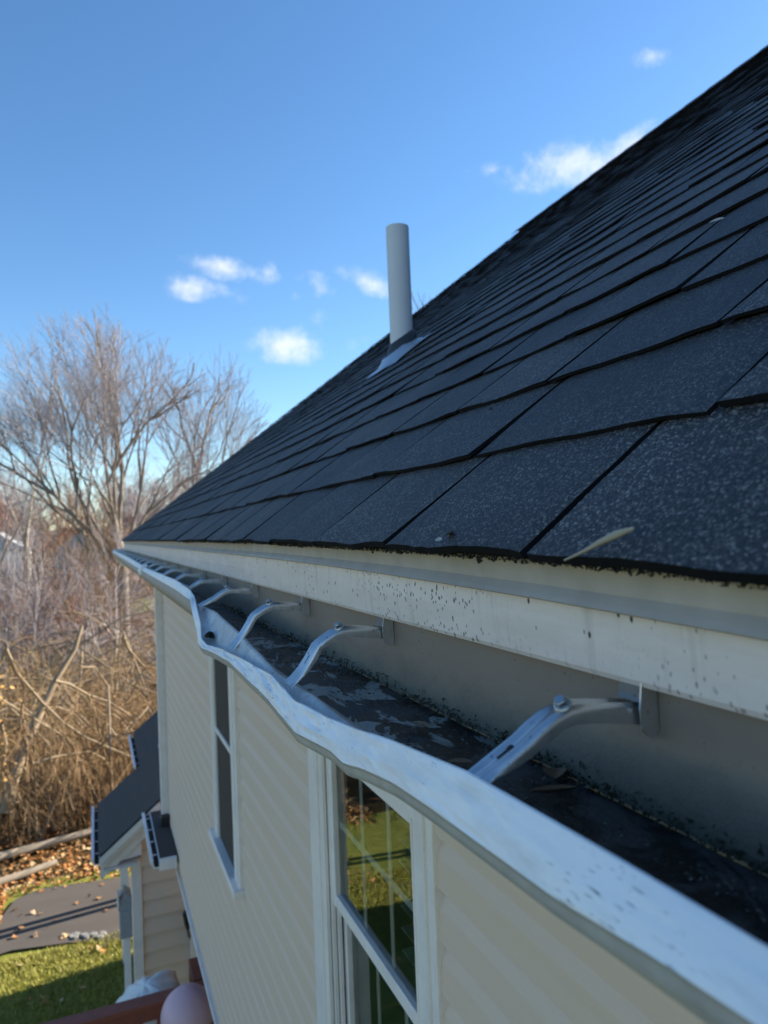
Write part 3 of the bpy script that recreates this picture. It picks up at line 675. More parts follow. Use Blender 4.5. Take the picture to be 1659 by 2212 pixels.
def hanger(Y, k):
    e = empty('hanger', (.328, Y, -.115)); e.parent = gut; e.location = Vector((.328, Y, -.115+H)) - gut.location
    fx, fz = LIx(Y), LIz(Y); drop = fz+.141
    if abs(Y-.374) < .01: fx, fz = .203, -.1475
    elif drop < -.02: fx, fz = fx+.004, fz+.004
    else: fx, fz = fx+.004, fz-.004
    P = [(.3275, -.1195), (.312, -.1170), (.295, -.1150), (.280, -.1135), (.268, -.1140), (.257, -.1175), (.246, -.1235), (.236, -.1302)]
    for t in (.25, .5, .75, 1): P.append((.236+(fx-.236)*t, -.1302+(fz+.1302)*t - (.005*math.sin(t*3.14) if drop < -.02 else 0)))
    rows = []; n = len(P)
    for i, (x, z) in enumerate(P):
        a, b = P[max(i-1, 0)], P[min(i+1, n-1)]; d = Vector((b[0]-a[0], 0, b[1]-a[1])).normalized(); up = Vector((d.z, 0, -d.x))
        if up.z < 0: up = -up
        t = i/(n-1); wd = .0098 - .0010*t; hh = (.0130 - .006*t) if t < .75 else .0085-.018*(t-.75)
        hh = max(hh, .0045)
        tw = .12*(1 if drop < -.02 else .3)*t
        row = []
        for (u, h) in ((-wd, -hh), (-wd*1.02, -hh*.5), (-wd, -.0030), (-wd*.86, -.0006), (-wd*.62, 0.0006), (-wd*.36, -.0002), (-wd*.28, -.0016), (wd*.5, -.0016), (wd*.62, -.0004), (wd*.86, .0002), (wd, -.0018), (wd, -hh*.6)):
            row.append(tuple(Vector((x, Y+u, z)) + up*(h + tw*u)))
        rows.append(row)
    MB().grid(rows, True).build('strap', MT['hang'], e)
    MB().prism([(.317, -.1195), (.3195, -.1010), (.3235, -.0975), (.3305, -.104), (.3315, -.134), (.3285, -.1405), (.3225, -.1375), (.318, -.133)], 'y', Y-.0148, Y-.0132).build('back_plate', MT['hang'], e)
    MB().prism([(.3225, -.0935), (.3305, -.0950), (.3305, -.0962), (.3235, -.0948), (.3215, -.1135), (.3195, -.117), (.3185, -.1165), (.3203, -.113)], 'y', Y-.011, Y+.009).build('clip_tab', MT['clip'], e)
    q = Vector((.2665, Y-.0035, -.1135)); ax = Vector((-.62, -.32, .72)).normalized()
    sc_ = MB().tube([q-ax*.010, q+ax*.001], .0022, 8).tube([q+ax*.0002, q+ax*.0014, q+ax*.0024], [.0062, .0060, .0046], 16).tube([q+ax*.0022, q+ax*.0064, q+ax*.0070], [.0040, .0040, .0034], 6, smooth=False)
    sc_.build('screw', MT['zinc'], e)
    # keyhole slot pressed into the sloping half
    A = Vector((P[8][0], Y, P[8][1])); Bv = Vector((P[9][0], Y, P[9][1])); d = (Bv-A).normalized(); up = Vector((d.z, 0, -d.x)); up = up if up.z > 0 else -up
    sl = []
    for i in range(9): an = math.pi*.18+math.pi*1.64*i/8; sl.append((math.cos(an)*.0026*-1 + .0, math.sin(an)*.0026))
    pts = [A + d*(-.002+x) + Vector((0, y+.001, 0)) - up*.0013 for x, y in sl]
    pts2 = [A + d*(-.001) + Vector((0, -.0002, 0)) - up*.0013, A+d*.0088+Vector((0, -.0002, 0))-up*.0013, A+d*.0088+Vector((0, .0022, 0))-up*.0013, A+d*(-.001)+Vector((0, .0022, 0))-up*.0013]
    MB().add(pts, [tuple(range(9))]).add([p-up*.0001 for p in pts2], [(0, 1, 2, 3)]).build('keyhole_slot', MT['dark'], e)
for k, Y in enumerate([-.08, .374, .808, 1.168, 1.572, 1.97, 2.36, 2.76, 3.16, 3.56, 3.97, 4.38, 4.8, 5.25, 5.7, 6.2, 6.7, 7.2, 7.7, 8.2]): hanger(Y, k)

# growth along the back bottom edge, loose scraps in the trough
mb = MB(); r3 = random.Random(11)
for i in range(2600):
    y = .12+1.9*r3.random()**1.5; dens = .5+.5*fn(y*7, 1, 1)+.35*math.exp(-((y-.45)/.22)**2)
    if r3.random() > dens: continue
    sz = r3.uniform(.0005, .0019); p = Vector((.3275-abs(r3.gauss(0, .0042)), y, -.1905+abs(r3.gauss(0, .0045))))
    if p.z > -.183 and p.x < .326: p.x = .3285
    q = [p+Vector((r3.gauss(0, sz), r3.gauss(0, sz), r3.gauss(0, sz))) for _ in range(4)]
    mb.add(q, [(0, 1, 2), (0, 2, 3), (0, 3, 1), (1, 3, 2)])
kind(mb.build('moss', simple('gutter_moss', (.045, .05, .03), .95, 0, .8, 400)), 'stuff')['label'] = 'crumbly dark moss along the back corner of the gutter trough'
mb = MB()
for i in range(5200):
    y = .14+1.5*r3.random()**1.4; x = r3.uniform(.240, .326)
    if fn(x*30, y*9, 7)+.25*r3.random() < .08: continue
    sz = r3.uniform(.0003, .0011)*(1 if r3.random() < .94 else 2.4); p = Vector((x, y, ZF+.0012)); q = [p+Vector((r3.gauss(0, sz*1.3), r3.gauss(0, sz*1.3), abs(r3.gauss(0, sz*.8)))) for _ in range(4)]
    mb.add(q, [(0, 1, 2), (0, 2, 3), (0, 3, 1), (1, 3, 2)])
kg = NT('silt_grit'); gv = kg.vor(260, what='Color'); gs = kg.n('ShaderNodeSeparateColor'); kg.l(gv, gs.inputs[0])
kg.set(Base_Color=kg.ramp(gs.outputs[0], [(0, (.01, .01, .01)), (.6, (.05, .045, .04)), (.9, (.16, .14, .11)), (1, (.30, .28, .25))]), Roughness=.9)
kind(mb.build('silt', kg.m), 'stuff')['label'] = 'dark grit and silt strewn over the gutter floor'
def leaf_mesh(L_, W_, curl, seed, lobes=0):
    r4 = random.Random(seed); rows = []
    for i in range(9):
        t = i/8; wd = W_*.5*(math.sin(math.pi*min(1, t*1.02))**.7)*(1+lobes*.35*math.sin(t*16+seed)) + .0004
        rows.append([(x*wd*2, t*L_-L_/2, abs(x)*wd*curl*2 + curl*.25*L_*(t-.5)**2 + .02*L_*fn(t*5, x*3, seed)) for x in (-.5, -.25, 0, .25, .5)])
    return rows
def place(rows, p, rz, rx=0, ry=0):
    Mx = Matrix.Translation(Vector(p)) @ Matrix.Rotation(rz, 4, 'Z') @ Matrix.Rotation(rx, 4, 'X') @ Matrix.Rotation(ry, 4, 'Y')
    return [[tuple(Mx @ Vector(q)) for q in r_] for r_ in rows]
def c4(x, y): return ((1000+.6992*x)/1.302, (1600+.6992*y)/1.302)
dk = simple('wet_brown_leaf', (.16, .10, .055), .55, 0, .5, 60)
for (px, py, L_, W_, rz, cu, lab) in ((262, 632, .030, .011, .2, .5, 'curled tan leaf in the gutter between the two nearest hangers'), (800, 898, .034, .007, 1.3, .9, 'narrow folded brown leaf in the gutter trough below the nearest hanger'),
                                      (800, 828, .022, .017, -.6, .5, 'small fan shaped brown leaf against the gutter back under the nearest hanger'), (420, 780, .022, .010, .9, .4, 'reddish leaf scrap tucked behind the lip beside the nearest hanger')):
    p = onZ(*c4(px, py), -.188)
    tag(MB().grid(place(leaf_mesh(L_, W_, cu, int(px)), p, rz)).build('leaf', dk), lab, 'leaf', 'wet leaves in the gutter')
dq = [Vector((.1985, 1.375, -.190)) + Vector((r3.gauss(0, .004), r3.gauss(0, .014), abs(r3.gauss(0, .005)))) for _ in range(40)]
mb = MB()
for i in range(60):
    a = r3.sample(dq, 4); mb.add(a, [(0, 1, 2), (0, 2, 3), (0, 3, 1), (1, 3, 2)])
tag(mb.build('pocket_shade', MT['moss']), 'dark clump added as shade in the crushed pocket of the lip', 'shading')  # added dark clump stands for the shade in the hollow behind the lip
# bits on the roof
def rp(px, py, h=.004):
    v = ray(px, py); n = Vector((-TAN, 0, 1)); return v*((-.018-TAN*XE)/v.dot(n)) + NRM*h
a_, b_ = rp(1230, 1226, .006), rp(1388, 1170, .010)
mid = (a_+b_)/2
tag(MB().tube([a_, a_.lerp(b_, .3), a_.lerp(b_, .55)+NRM*.001, a_.lerp(b_, .8)+NRM*.001, b_], [.0006, .0012, .0020, .0026, .0012], 7).build('stick', MT['pale']), 'pale tapered dry stick lying on the lowest shingles at right', 'stick')
for i, (px, py, L_, W_, rz, lab) in enumerate(((985, 1170, .020, .006, -.7, 'pale dry flake on the eave shingle above the fascia joint end'), (960, 1183, .008, .005, .4, 'tiny pale flake on the eave shingle edge'), (1070, 895, .011, .004, -.8, 'pale scrap on a shingle in the second row'), (1555, 488, .022, .012, .5, 'pale bud scrap high on the roof near the right edge'))):
    tag(MB().grid(place(leaf_mesh(L_, W_, .3, i), rp(px, py, .009), rz, 0, -math.atan(TAN))).build('flake', simple('pale_flake', (.36, .34, .30), .8, 0, .3, 200)), lab, 'flake')

# ------------------------------------------------------------------ vent pipe
vp = Vector((1.375, 3.05, 0)); vp.z = roofp((vp.x-XE)/CSA, vp.y).z
vent = empty('vent_pipe', tuple(vp)); tag(vent, 'grey plastic vent pipe standing up through the dark shingles', 'vent pipe')
rd = .0545; topz = 1.433
mb = MB()
for (ra, flip) in ((rd, False), (rd-.006, True)):
    mb.grid([[(vp.x+ra*math.cos(t*math.pi/20), vp.y+ra*math.sin(t*math.pi/20), z) for t in range(40)] for z in (vp.z-.1, topz-.004, topz)], True, True, flip)
mb.grid([[(vp.x+ra*math.cos(t*math.pi/20), vp.y+ra*math.sin(t*math.pi/20), topz) for t in range(40)] for ra in (rd, rd-.006)], False, True)
mb.build('pipe', MT['pvc'], vent)
rows = []
for ra, h, kx in ((rd+.003, .082, 1), (rd+.008, .072, 1), (rd+.014, .060, 1), (rd+.018, .030, 1)):
    rows.append([(vp.x+ra*math.cos(t*math.pi/16), vp.y+ra*math.sin(t*math.pi/16), vp.z + ra*math.cos(t*math.pi/16)*TAN*.9 + h+.012) for t in range(32)])
MB().grid(list(reversed(rows)), True, True).build('rubber_collar', MT['rubber'], vent)
sv_ = (vp.x-XE)/CSA
rows = []
for ra, h in ((rd+.013, .044), (rd+.024, .036), (rd+.060, .016), (rd+.066, .013)):
    rows.append([tuple(roofp(sv_+ra*math.cos(t*math.pi/16)*1.18-.008, vp.y+ra*math.sin(t*math.pi/16), h)) for t in range(32)])
fl_ = MB().grid(list(reversed(rows)), True, True)
rows = []
for i in range(7):
    s = sv_-.135+i*.24/6
    rows.append([tuple(roofp(s, vp.y-.17+j*.37/6, .0125 + (.0 if i else -.003))) for j in range(7)])
fl_.grid(rows, False, flip=True); fl_.build('flashing', MT['lead'], vent)

# ------------------------------------------------------------------ downspout at the far corner
dsp = empty('downspout', (.64, 8.3, -3.1)); tag(dsp, 'white rectangular downspout running down the far corner of the house', 'downspout')
MB().bbox(.602, .688, 8.24, 8.31, -3.02, -.32, .006).build('pipe', MT['trim'], dsp)
MB().tube([(.27, 8.27, -.19), (.28, 8.27, -.24), (.62, 8.27, -.36), (.645, 8.27, -.42)], .04, 8).build('elbow', MT['trim'], dsp)
MB().bbox(.596, .694, 8.235, 8.315, -1.3, -1.27).bbox(.596, .694, 8.235, 8.315, -2.3, -2.27).build('strap', MT['trim'], dsp)
MB().bbox(.585, .685, 8.15, 8.29, -3.13, -3.02, .01).build('outlet', MT['black'], dsp)

# ------------------------------------------------------------------ the lower wing beyond
wing = empty('side_wing', (1.5, 9.5, G)); tag(wing, 'low beige wing with dark roof and white trim beyond the far corner', 'building')
WT = .78; ZE = -3.09; XEV = .51
def wz(x): return ZE + (x-XEV)*WT
YN, YF = 8.92, 10.35
wm = MB().box(.36, 4.9, YN+.03, YF, G-.1, ZE-.45).prism([(.36, ZE-.45), (4.9, ZE-.45), (4.8, ZE-.2), (2.7, wz(2.7)-.12), (.36, wz(.36)-.12)], 'y', YN+.03, YF)
wwall = wm.build('wall', MT['siding'], wing)
zz = -3.02; i = 0
while zz > G+.05:
    zb = zz-.2; x0 = max(.405, XEV+(zz+.2-ZE)/WT)
    topx = x0
    vs = [(x0, YN+.02, zb), (x0, YN-.018, zb), (x0, YN-.018, zb+.012), (x0, YN+.015, zz-.003)]
    MB().grid([vs, [(1.9, y, z) for (_, y, z) in vs]], False, flip=True).build('siding_board', MT['siding'], wwall); zz = zb; i += 1
MB().bbox(.295, .405, YN-.03, YN+.08, G-.1, ZE-.62, .004).build('corner_post', MT['trim'], wing)
# roof in three stretches, eaves at different depth
def wroof(y0, y1, xe, name='roof', xr=2.75):
    mb = MB().add([(xe, y0, wz(xe)), (xe, y1, wz(xe)), (xr, y1, wz(xr)), (xr, y0, wz(xr)), (xe, y0, wz(xe)-.05), (xe, y1, wz(xe)-.05), (xr, y1, wz(xr)-.05), (xr, y0, wz(xr)-.05)],
                  [(0, 3, 2, 1), (4, 5, 6, 7), (0, 1, 5, 4), (3, 7, 6, 2), (0, 4, 7, 3), (1, 2, 6, 5)])
    o = mb.build(name, MT['rubber'], wing)
    s = 0; n = int((xr-xe)*math.hypot(1, WT)/.16); u = Vector((1, 0, WT)).normalized(); nr = Vector((-WT, 0, 1)).normalized()
    for c in range(min(n, 9)):
        a = Vector((xe-.01, 0, wz(xe-.01))) + u*(.16*c); b = a + u*.175
        MB().add([tuple(a+nr*.012+Vector((0, y0-.01, 0))), tuple(a+nr*.012+Vector((0, y1+.01, 0))), tuple(b+nr*.004+Vector((0, y1+.01, 0))), tuple(b+nr*.004+Vector((0, y0-.01, 0))), tuple(a+nr*.004+Vector((0, y0-.01, 0))), tuple(a+nr*.004+Vector((0, y1+.01, 0)))], [(0, 3, 2, 1), (0, 1, 5, 4)]).build('shingle_course', MT['roof2'], o)
    if n > 9:
        a = Vector((xe, 0, wz(xe)))+u*(.16*9); b = Vector((xr, 0, wz(xr)))
        MB().add([tuple(a+nr*.008+Vector((0, y0, 0))), tuple(a+nr*.008+Vector((0, y1, 0))), tuple(b+nr*.008+Vector((0, y1, 0))), tuple(b+nr*.008+Vector((0, y0, 0)))], [(0, 3, 2, 1)]).build('upper_courses', MT['roof2'], o)
    return o
wroof(8.68, 10.4, -.035); wroof(10.4, 12.2, XEV, 'porch_roof', 1.35)
MB().add([(1.35, 10.4, wz(1.35)), (1.35, 12.2, wz(1.35)), (2.2, 12.2, ZE), (2.2, 10.4, ZE)], [(0, 1, 2, 3)]).build('porch_roof_rear', MT['roof2'], wing)
MB().add([(2.75, 8.68, wz(2.75)), (2.75, 10.4, wz(2.75)), (5.1, 10.4, ZE-.15), (5.1, 8.68, ZE-.15)], [(0, 1, 2, 3)]).build('roof_rear', MT['roof2'], wing)
MB().bbox(XEV+.001, .68, 7.36, 8.66, ZE-.10, ZE-.03, .004).build('pent_roof', MT['roof2'], wing)
MB().bbox(XEV-.01, .665, 7.30, 7.355, ZE-.12, ZE-.02, .004).build('pent_end_board', MT['trim'], wing)
def wgutter(x, z, y0, y1, n):
    g = empty('gutter', (x, y0, z-.1)); g.parent = wing; g.location = Vector((x, y0, z-.1+H))-wing.location
    MB().prism([(x, z-.02), (x, z-.09), (x-.06, z-.09), (x-.092, z-.03), (x-.09, z-.010), (x-.062, z-.012), (x-.066, z-.04), (x-.05, z-.08), (x-.01, z-.082), (x-.008, z-.02)], 'y', y0, y1).build('trough', MT['lip'], g)
    MB().box(x-.056, x-.012, y0+.01, y1-.01, z-.078, z-.05).build('trough_floor', MT['dark'], g)
    for i in range(n):
        y = y0+(i+.5)*(y1-y0)/n; MB().bbox(x-.066, x-.012, y-.010, y+.010, z-.030, z-.025, .001).build('hanger', MT['hang'], g)
    return g
wgutter(-.035, wz(-.035)-.01, 8.7, 10.42, 5); wgutter(XEV, ZE-.01, 10.46, 12.2, 5); wgutter(XEV, ZE-.01, 7.33, 8.66, 4)
# raking trim and boxed return of the near gable
for k, (d0, d1, yy) in enumerate(((.02, .10, 8.665), (.10, .16, 8.70), (.16, .30, 8.76))):
    xa = -.035
    MB().prism([(xa, wz(xa)-d0), (xa, wz(xa)-d1), (.62, wz(.62)-d1), (.62, wz(.62)-d0)], 'y', yy, yy+.04+.12*(k == 2)).build('rake_board', MT['trim'], wing)
MB().prism([(-.02, wz(-.035)-.10), (-.0, wz(-.035)-.17), (.41, wz(-.035)-.12), (.41, wz(.41)-.2), (.05, wz(.05)-.16)], 'y', 8.80, 8.9).build('eave_return', MT['trim'], wing)
MB().box(0, .36, 8.72, 10.4, wz(-.035)-.20, wz(-.035)-.17).build('soffit', MT['soffit'], wing)
for (x, y) in ((.20, 10.2), (.62, 12.0), (2.0, 12.0)): MB().bbox(x, x+.1, y, y+.1, G, ZE-.05 if x > .5 else -3.6, .004).build('porch_post', MT['trim'], wing)
MB().bbox(.93, 1.02, YN-.05, YN-.02, -5.4, -4.62, .004).bbox(1.02, 1.5, YN-.045, YN-.02, -4.72, -4.62, .004).build('door_trim', MT['trim'], wing)
lan = empty('wall_lantern', (.90, YN-.06, -4.62)); tag(lan, 'small black wall lantern on the beige wing siding', 'lantern')
MB().tube([(.90, YN-.09, -4.62), (.90, YN-.09, -4.57), (.90, YN-.09, -4.47), (.90, YN-.09, -4.43), (.90, YN-.09, -4.38)], [.02, .035, .05, .055, .008], 6, smooth=False).build('lamp_body', MT['black'], lan)
MB().tube([(.90, YN-.09, -4.62), (.91, YN-.07, -4.7), (.93, YN-.03, -4.76), (.94, YN-.02, -4.8)], .012, 6).build('bracket', MT['black'], lan)
ub = empty('utility_box', (.2, 9.9, -5.2)); tag(ub, 'grey metal box with hinged lid beside the white corner post', 'box')
MB().bbox(.16, .30, 9.25, 9.55, -4.78, -4.45, .01).build('body', MT['grey'], ub)
MB().prism([(.15, -4.45), (.31, -4.45), (.30, -4.32), (.22, -4.25), (.15, -4.36)], 'y', 9.27, 9.53).build('hood', MT['grey'], ub)
MB().bbox(.135, .16, 9.24, 9.40, -4.38, -4.24, .004).build('lid', MT['trim'], ub)
MB().bbox(.20, .28, 9.35, 9.43, G, -4.78, .004).build('stand', MT['trim'], ub)

# ------------------------------------------------------------------ deck, railing, covered grill, ball
ZD = -4.72
dk_ = empty('deck', (.4, 7.3, ZD)); tag(dk_, 'weathered wooden deck below the overhanging upper storey', 'deck')
for i in range(11): MB().bbox(-.62, 1.74, 4.6+i*.153, 4.745+i*.153, ZD-.03, ZD, .003).build('plank', MT['deckw'], dk_)
MB().bbox(-.60, -.56, 4.66, 6.2, ZD-.25, ZD-.031).build('rim_joist', MT['redwood'], dk_); MB().bbox(-.6, 1.7, 4.62, 4.66, ZD-.25, ZD-.031).build('rim_joist', MT['redwood'], dk_)
for (x, y) in ((-.6, 4.7), (1.5, 4.7)): MB().bbox(x, x+.09, y, y+.09, G-.05, ZD-.031).build('post', MT['redwood'], dk_)
rl = empty('deck_railing', (.1, 6.24, ZD)); tag(rl, 'red stained wooden railing crossing below the eave beside the wall', 'railing')
MB().bbox(-.62, 1.70, 6.17, 6.31, -3.79, -3.75, .004).build('top_rail', MT['redwood'], rl)
MB().bbox(-.6, 1.68, 6.22, 6.26, -3.92, -3.79, .004).build('upper_rail', MT['redwood'], rl)
MB().bbox(-.6, 1.68, 6.22, 6.26, -4.62, -4.54, .004).build('lower_rail', MT['redwood'], rl)
for i in range(15): MB().bbox(-.5+i*.145, -.462+i*.145, 6.262, 6.30, -4.62, -3.80, .003).build('baluster', MT['redwood'], rl)
for x in (-.62, .56): MB().bbox(x, x+.09, 6.20, 6.29, ZD, -3.791, .004).build('post', MT['redwood'], rl)
MB().bbox(.70, .80, 6.55, 6.9, -4.08, -3.88, .004).build('end_block', MT['redwood'], rl)
# covered grill: a draped cover with peaks and folds
gx0, gx1, gy0, gy1 = .00, .60, 6.36, 6.98
rows = []; nA = 64
for j, (t, z) in enumerate(((1.0, G+.16), (1.01, -4.85), (1.0, -4.30), (.99, -4.15), (.93, -4.03), (.74, -3.95), (.45, -3.905), (.15, -3.875), (.0, -3.87))):
    row = []
    for i in range(nA):
        a = 2*math.pi*i/nA; c_, s_ = math.cos(a), math.sin(a); q = (abs(c_)**7+abs(s_)**7)**(-1/7)
        f = 1 + .07*math.sin(a*7+z*3)*(z < -4.05) + .09*abs(fn(c_*4, s_*4, z*4))*(z < -3.97)
        x = (gx0+gx1)/2 + (gx1-gx0)/2*t*q*c_*f; y = (gy0+gy1)/2+(gy1-gy0)/2*t*q*s_*f
        zz_ = z + (.17*(x-gx0)/(gx1-gx0)-.11)*(z > -4.25) + (.07*fn(x*5, y*5, 4)+.07*abs(fn(x*11+y*3, y*7, 1)))*(z > -4.3) 
        row.append((x, y, zz_))
    rows.append(row)
gc = empty('covered_grill', (.30, 6.67, G)); tag(gc, 'barbecue under a pale vinyl cover behind the red railing', 'grill')
MB().grid(rows, True, True).build('cover', MT['cover'], gc)
for (x, y) in ((.12, 6.45), (.52, 6.45), (.12, 6.88), (.52, 6.88)): MB().tube([(x, y, G), (x, y, G+.4)], .02, 8).build('leg', MT['black'], gc)
hb = MB()
for i in range(7): hb.tube([(.60+.02*i, 6.62+.03*math.sin(i*2), -4.04+.03*math.sin(i*1.7)), (.62+.02*i, 6.60+.03*math.cos(i), -3.98+.025*math.sin(i*2.3)), (.64+.02*i, 6.66, -4.05)], [.02, .032, .018], 7)
hb.build('bunched_hem', MT['cover'], gc)
pt = empty('patio_table', (.46, 5.86, ZD)); tag(pt, 'small round pedestal table under the pink ball', 'table')
bc = onY(405, 2190, 5.86); br = .205
MB().tube([(bc.x, 5.86, bc.z-br-.03), (bc.x, 5.86, bc.z-br)], .24, 32, smooth=False).build('table_top', MT['deckw'], pt)
MB().tube([(bc.x, 5.86, ZD+.03), (bc.x, 5.86, bc.z-br-.03)], .03, 12).build('pedestal', MT['black'], pt)
MB().tube([(bc.x, 5.86, ZD), (bc.x, 5.86, ZD+.03)], [.18, .15], 24, smooth=False).build('base', MT['black'], pt)
rows = []
for i in range(21):
    th = math.pi*i/20; rr_ = br*math.sin(th)*(1-.03*(1-math.cos(th))/2)
    rows.append([(bc.x+rr_*math.cos(2*math.pi*k/32), 5.86+rr_*math.sin(2*math.pi*k/32), bc.z-br*math.cos(th)) for k in range(32)])
ball = MB().grid(rows, True, True).tube([(bc.x, 5.86, bc.z+br-.003), (bc.x, 5.86, bc.z+br+.002)], .008, 8)
tag(ball.build('ball', MT['pink']), 'smooth pink ball at the bottom edge in front of the red railing', 'ball')

# ------------------------------------------------------------------ leaves, grass, logs
def flat_leaf(mb, p, sz, r_):
    a = r_.uniform(0, 6.3); t1, t2 = r_.gauss(0, .35), r_.gauss(0, .35); n = 7
    vs = []
    for i in range(n):
        an = 2*math.pi*i/n; q = sz*(1 if i % 2 else .62)*r_.uniform(.8, 1.15); x, y = q*math.cos(an), q*math.sin(an)*.8
        vs.append((p[0]+x*math.cos(a)-y*math.sin(a), p[1]+x*math.sin(a)+y*math.cos(a), p[2]+x*t1+y*t2+abs(x)*.3))
    mb.add(vs+[(p[0], p[1], p[2]+sz*.1)], [(i, (i+1) % n, n) for i in range(n)])
r5 = random.Random(21)
for i, (px, py) in enumerate(((215, 2330+210), (220, 2574), (157, 2587), (115, 2570), (94, 2568), (42, 2560), (58, 2575), (60, 2610), (132, 2610), (100, 2632), (104, 2628), (42, 2636), (45, 2618), (190, 2628), (180, 2630), (280, 2526), (288, 2488), (40, 2560), (250, 2520), (300, 2560))):
    p = onZ(px/1.302, py/1.302, G+.04); mb = MB(); flat_leaf(mb, (p.x, p.y, G+.043), r5.uniform(.035, .06), r5)
    tag(mb.build('fallen_leaf', MT['leaf']), 'dry orange brown leaf lying loose on the dark asphalt', 'leaf', 'fallen leaves on the asphalt')
mb = MB()
for i in range(6500):
    k = r5.random()
    if k < .62: x, y = r5.uniform(-3.5, 3), r5.triangular(12.75, 16.5, 13.2)
    elif k < .85: x, y = -1.45-abs(r5.gauss(0, .35)), r5.uniform(10.8, 13.5)
    else: x, y = r5.uniform(-7, .3), r5.uniform(8.5, 11.4)
    if k > .85 and fn(x*2.2, y*2.2, 3) < .22: continue
    flat_leaf(mb, (x, y, G+.035), r5.uniform(.03, .055), r5)
kind(mb.build('leaf_litter', MT['litter']), 'stuff')['label'] = 'orange brown fallen leaves scattered over grass and woodland edge'
mb = MB()
for i in range(26000):
    x, y = r5.uniform(-3.2, .6), r5.uniform(8.9, 11.3); 
    if y > 11.0: y -= .3
    h = r5.uniform(.03, .075); a = r5.uniform(0, 6.3); dx, dy = .006*math.cos(a), .006*math.sin(a); tx, ty = r5.gauss(0, .03), r5.gauss(0, .03)
    mb.add([(x-dx, y-dy, G+.005), (x+dx, y+dy, G+.005), (x+tx, y+ty, G+h)], [(0, 1, 2)])
kind(mb.build('grass', simple('grass_blades', (.34, .32, .06), .6, 0, .5, 12)), 'stuff')['label'] = 'short lawn grass with yellowed patches'
for nm, pts, r0, lab in (('log', [(-2.2, 14.2), (-1.7, 14.45), (-.8, 14.65), (-.09, 14.78), (.6, 15.0)], .075, 'long pale fallen log lying along the edge of the woods'),
                         ('log', [(-2.3, 13.1), (-1.58, 13.41), (-1.2, 13.5), (-.75, 13.69)], .065, 'shorter mossy pale log nearer the asphalt')):
    tag(MB().tube([(x, y, G+r0*.8+.02*i) for i, (x, y) in enumerate(pts)], [r0, r0*1.05, r0*.95, r0*.8, r0*.6][:len(pts)], 9).build(nm, MT['pale']), lab, 'log')
rk = MB()
for i in range(16):
    p = onZ((300+i*9+r5.uniform(-4, 4))/1.302*.66, (2628+r5.uniform(-4, 10))/1.302, G+.03)
    a = r5.uniform(.03, .07); th = [(p.x+a*math.cos(t)*r5.uniform(.7, 1.2), p.y+a*math.sin(t)*r5.uniform(.7, 1.2)) for t in np.linspace(0, 5.6, 7)]
    s_ = MB(); s_.add([(x, y, G) for x, y in th]+[(p.x+(x-p.x)*.7, p.y+(y-p.y)*.7, G+a*.9) for x, y in th], [tuple(range(7, 14))]+[(j, (j+1) % 7, (j+1) % 7+7, j+7) for j in range(7)])
    tag(s_.build('edging_stone', simple('grey_stone', (.22, .22, .21), .85, 0, .4, 20)), 'small rough grey stone edging the lawn by the asphalt', 'stone', 'edging stones')

# ------------------------------------------------------------------ trees
def grow(tw, tr, p, d, ln, rad, depth, r_, spread, upb, sides, thin, env=None):
    """one branch with its children; thick wood goes to tr, thin to tw"""
    if env:
        v = (p+d*ln*.75)-env[0]; k = (v.x/env[1])**2+(v.y/env[2])**2+(v.z/env[3])**2
        if k > 1:
            if k > 1.5: return
            ln *= .55
    n = 4 if depth > 2 else 3; pts = [p]; q = p.copy(); dd = d.copy(); sts = []
    for i in range(n):
        dd = (dd + Vector((r_.gauss(0, .09), r_.gauss(0, .09), upb + r_.gauss(0, .05)))).normalized(); q = q+dd*(ln/n); pts.append(q.copy()); sts.append((q.copy(), dd.copy(), (i+1)/n))
    rads = [max(rad*(1-.55*i/n), .0035*thin) for i in range(n+1)]
    (tr if rad > .03*thin else tw).tube(pts, rads, sides if rad > .03 else 3, cap=False)
    if depth == 0: return
    for (q, dq, t) in sts:
        if t < .35 and depth > 3: continue
        nk = 2 if t == 1 else (1 if r_.random() < (.95 if depth < 3 else .8) else 0)
        for k in range(nk):
            az = r_.uniform(0, 6.283); sp = spread*(r_.uniform(.45, 1.2) if t < 1 else r_.uniform(.2, .75))
            a = dq.orthogonal().normalized(); b = dq.cross(a); nd = (dq*math.cos(sp)+(a*math.cos(az)+b*math.sin(az))*math.sin(sp)).normalized()
            grow(tw, tr, q, nd, ln*r_.uniform(.58, .80), rad*(.66 if t == 1 else .45)*r_.uniform(.8, 1.1), depth-1, r_, spread, upb, sides, thin, env)
def tree(name, base, stems, ln, rad, depth, seed, label, mats, spread=.5, upb=.05, trunk=None, group=None, thin=1.0, env=None):
    r_ = random.Random(seed); e = empty(name, base); tag(e, label, 'tree', group); tr, tw = MB(), MB(); B0 = Vector(base)
    hd = B0
    if trunk:
        pts = [B0 + Vector((trunk[1]*t*t, trunk[2]*t*t, trunk[0]*t)) for t in (0, .3, .65, 1)]; tr.tube(pts, [rad*1.7, rad*1.35, rad*1.2, rad*1.15], 9, cap=False); hd = pts[-1]
    for s in stems:
        d = Vector(s[:3]).normalized(); grow(tw, tr, hd, d, ln*s[3], rad*(s[4] if len(s) > 4 else .6), depth, r_, spread, upb, 6, thin, env)
    tr.build('trunk', mats[0], e); tw.build('crown', mats[1], e); return e
YT = 27
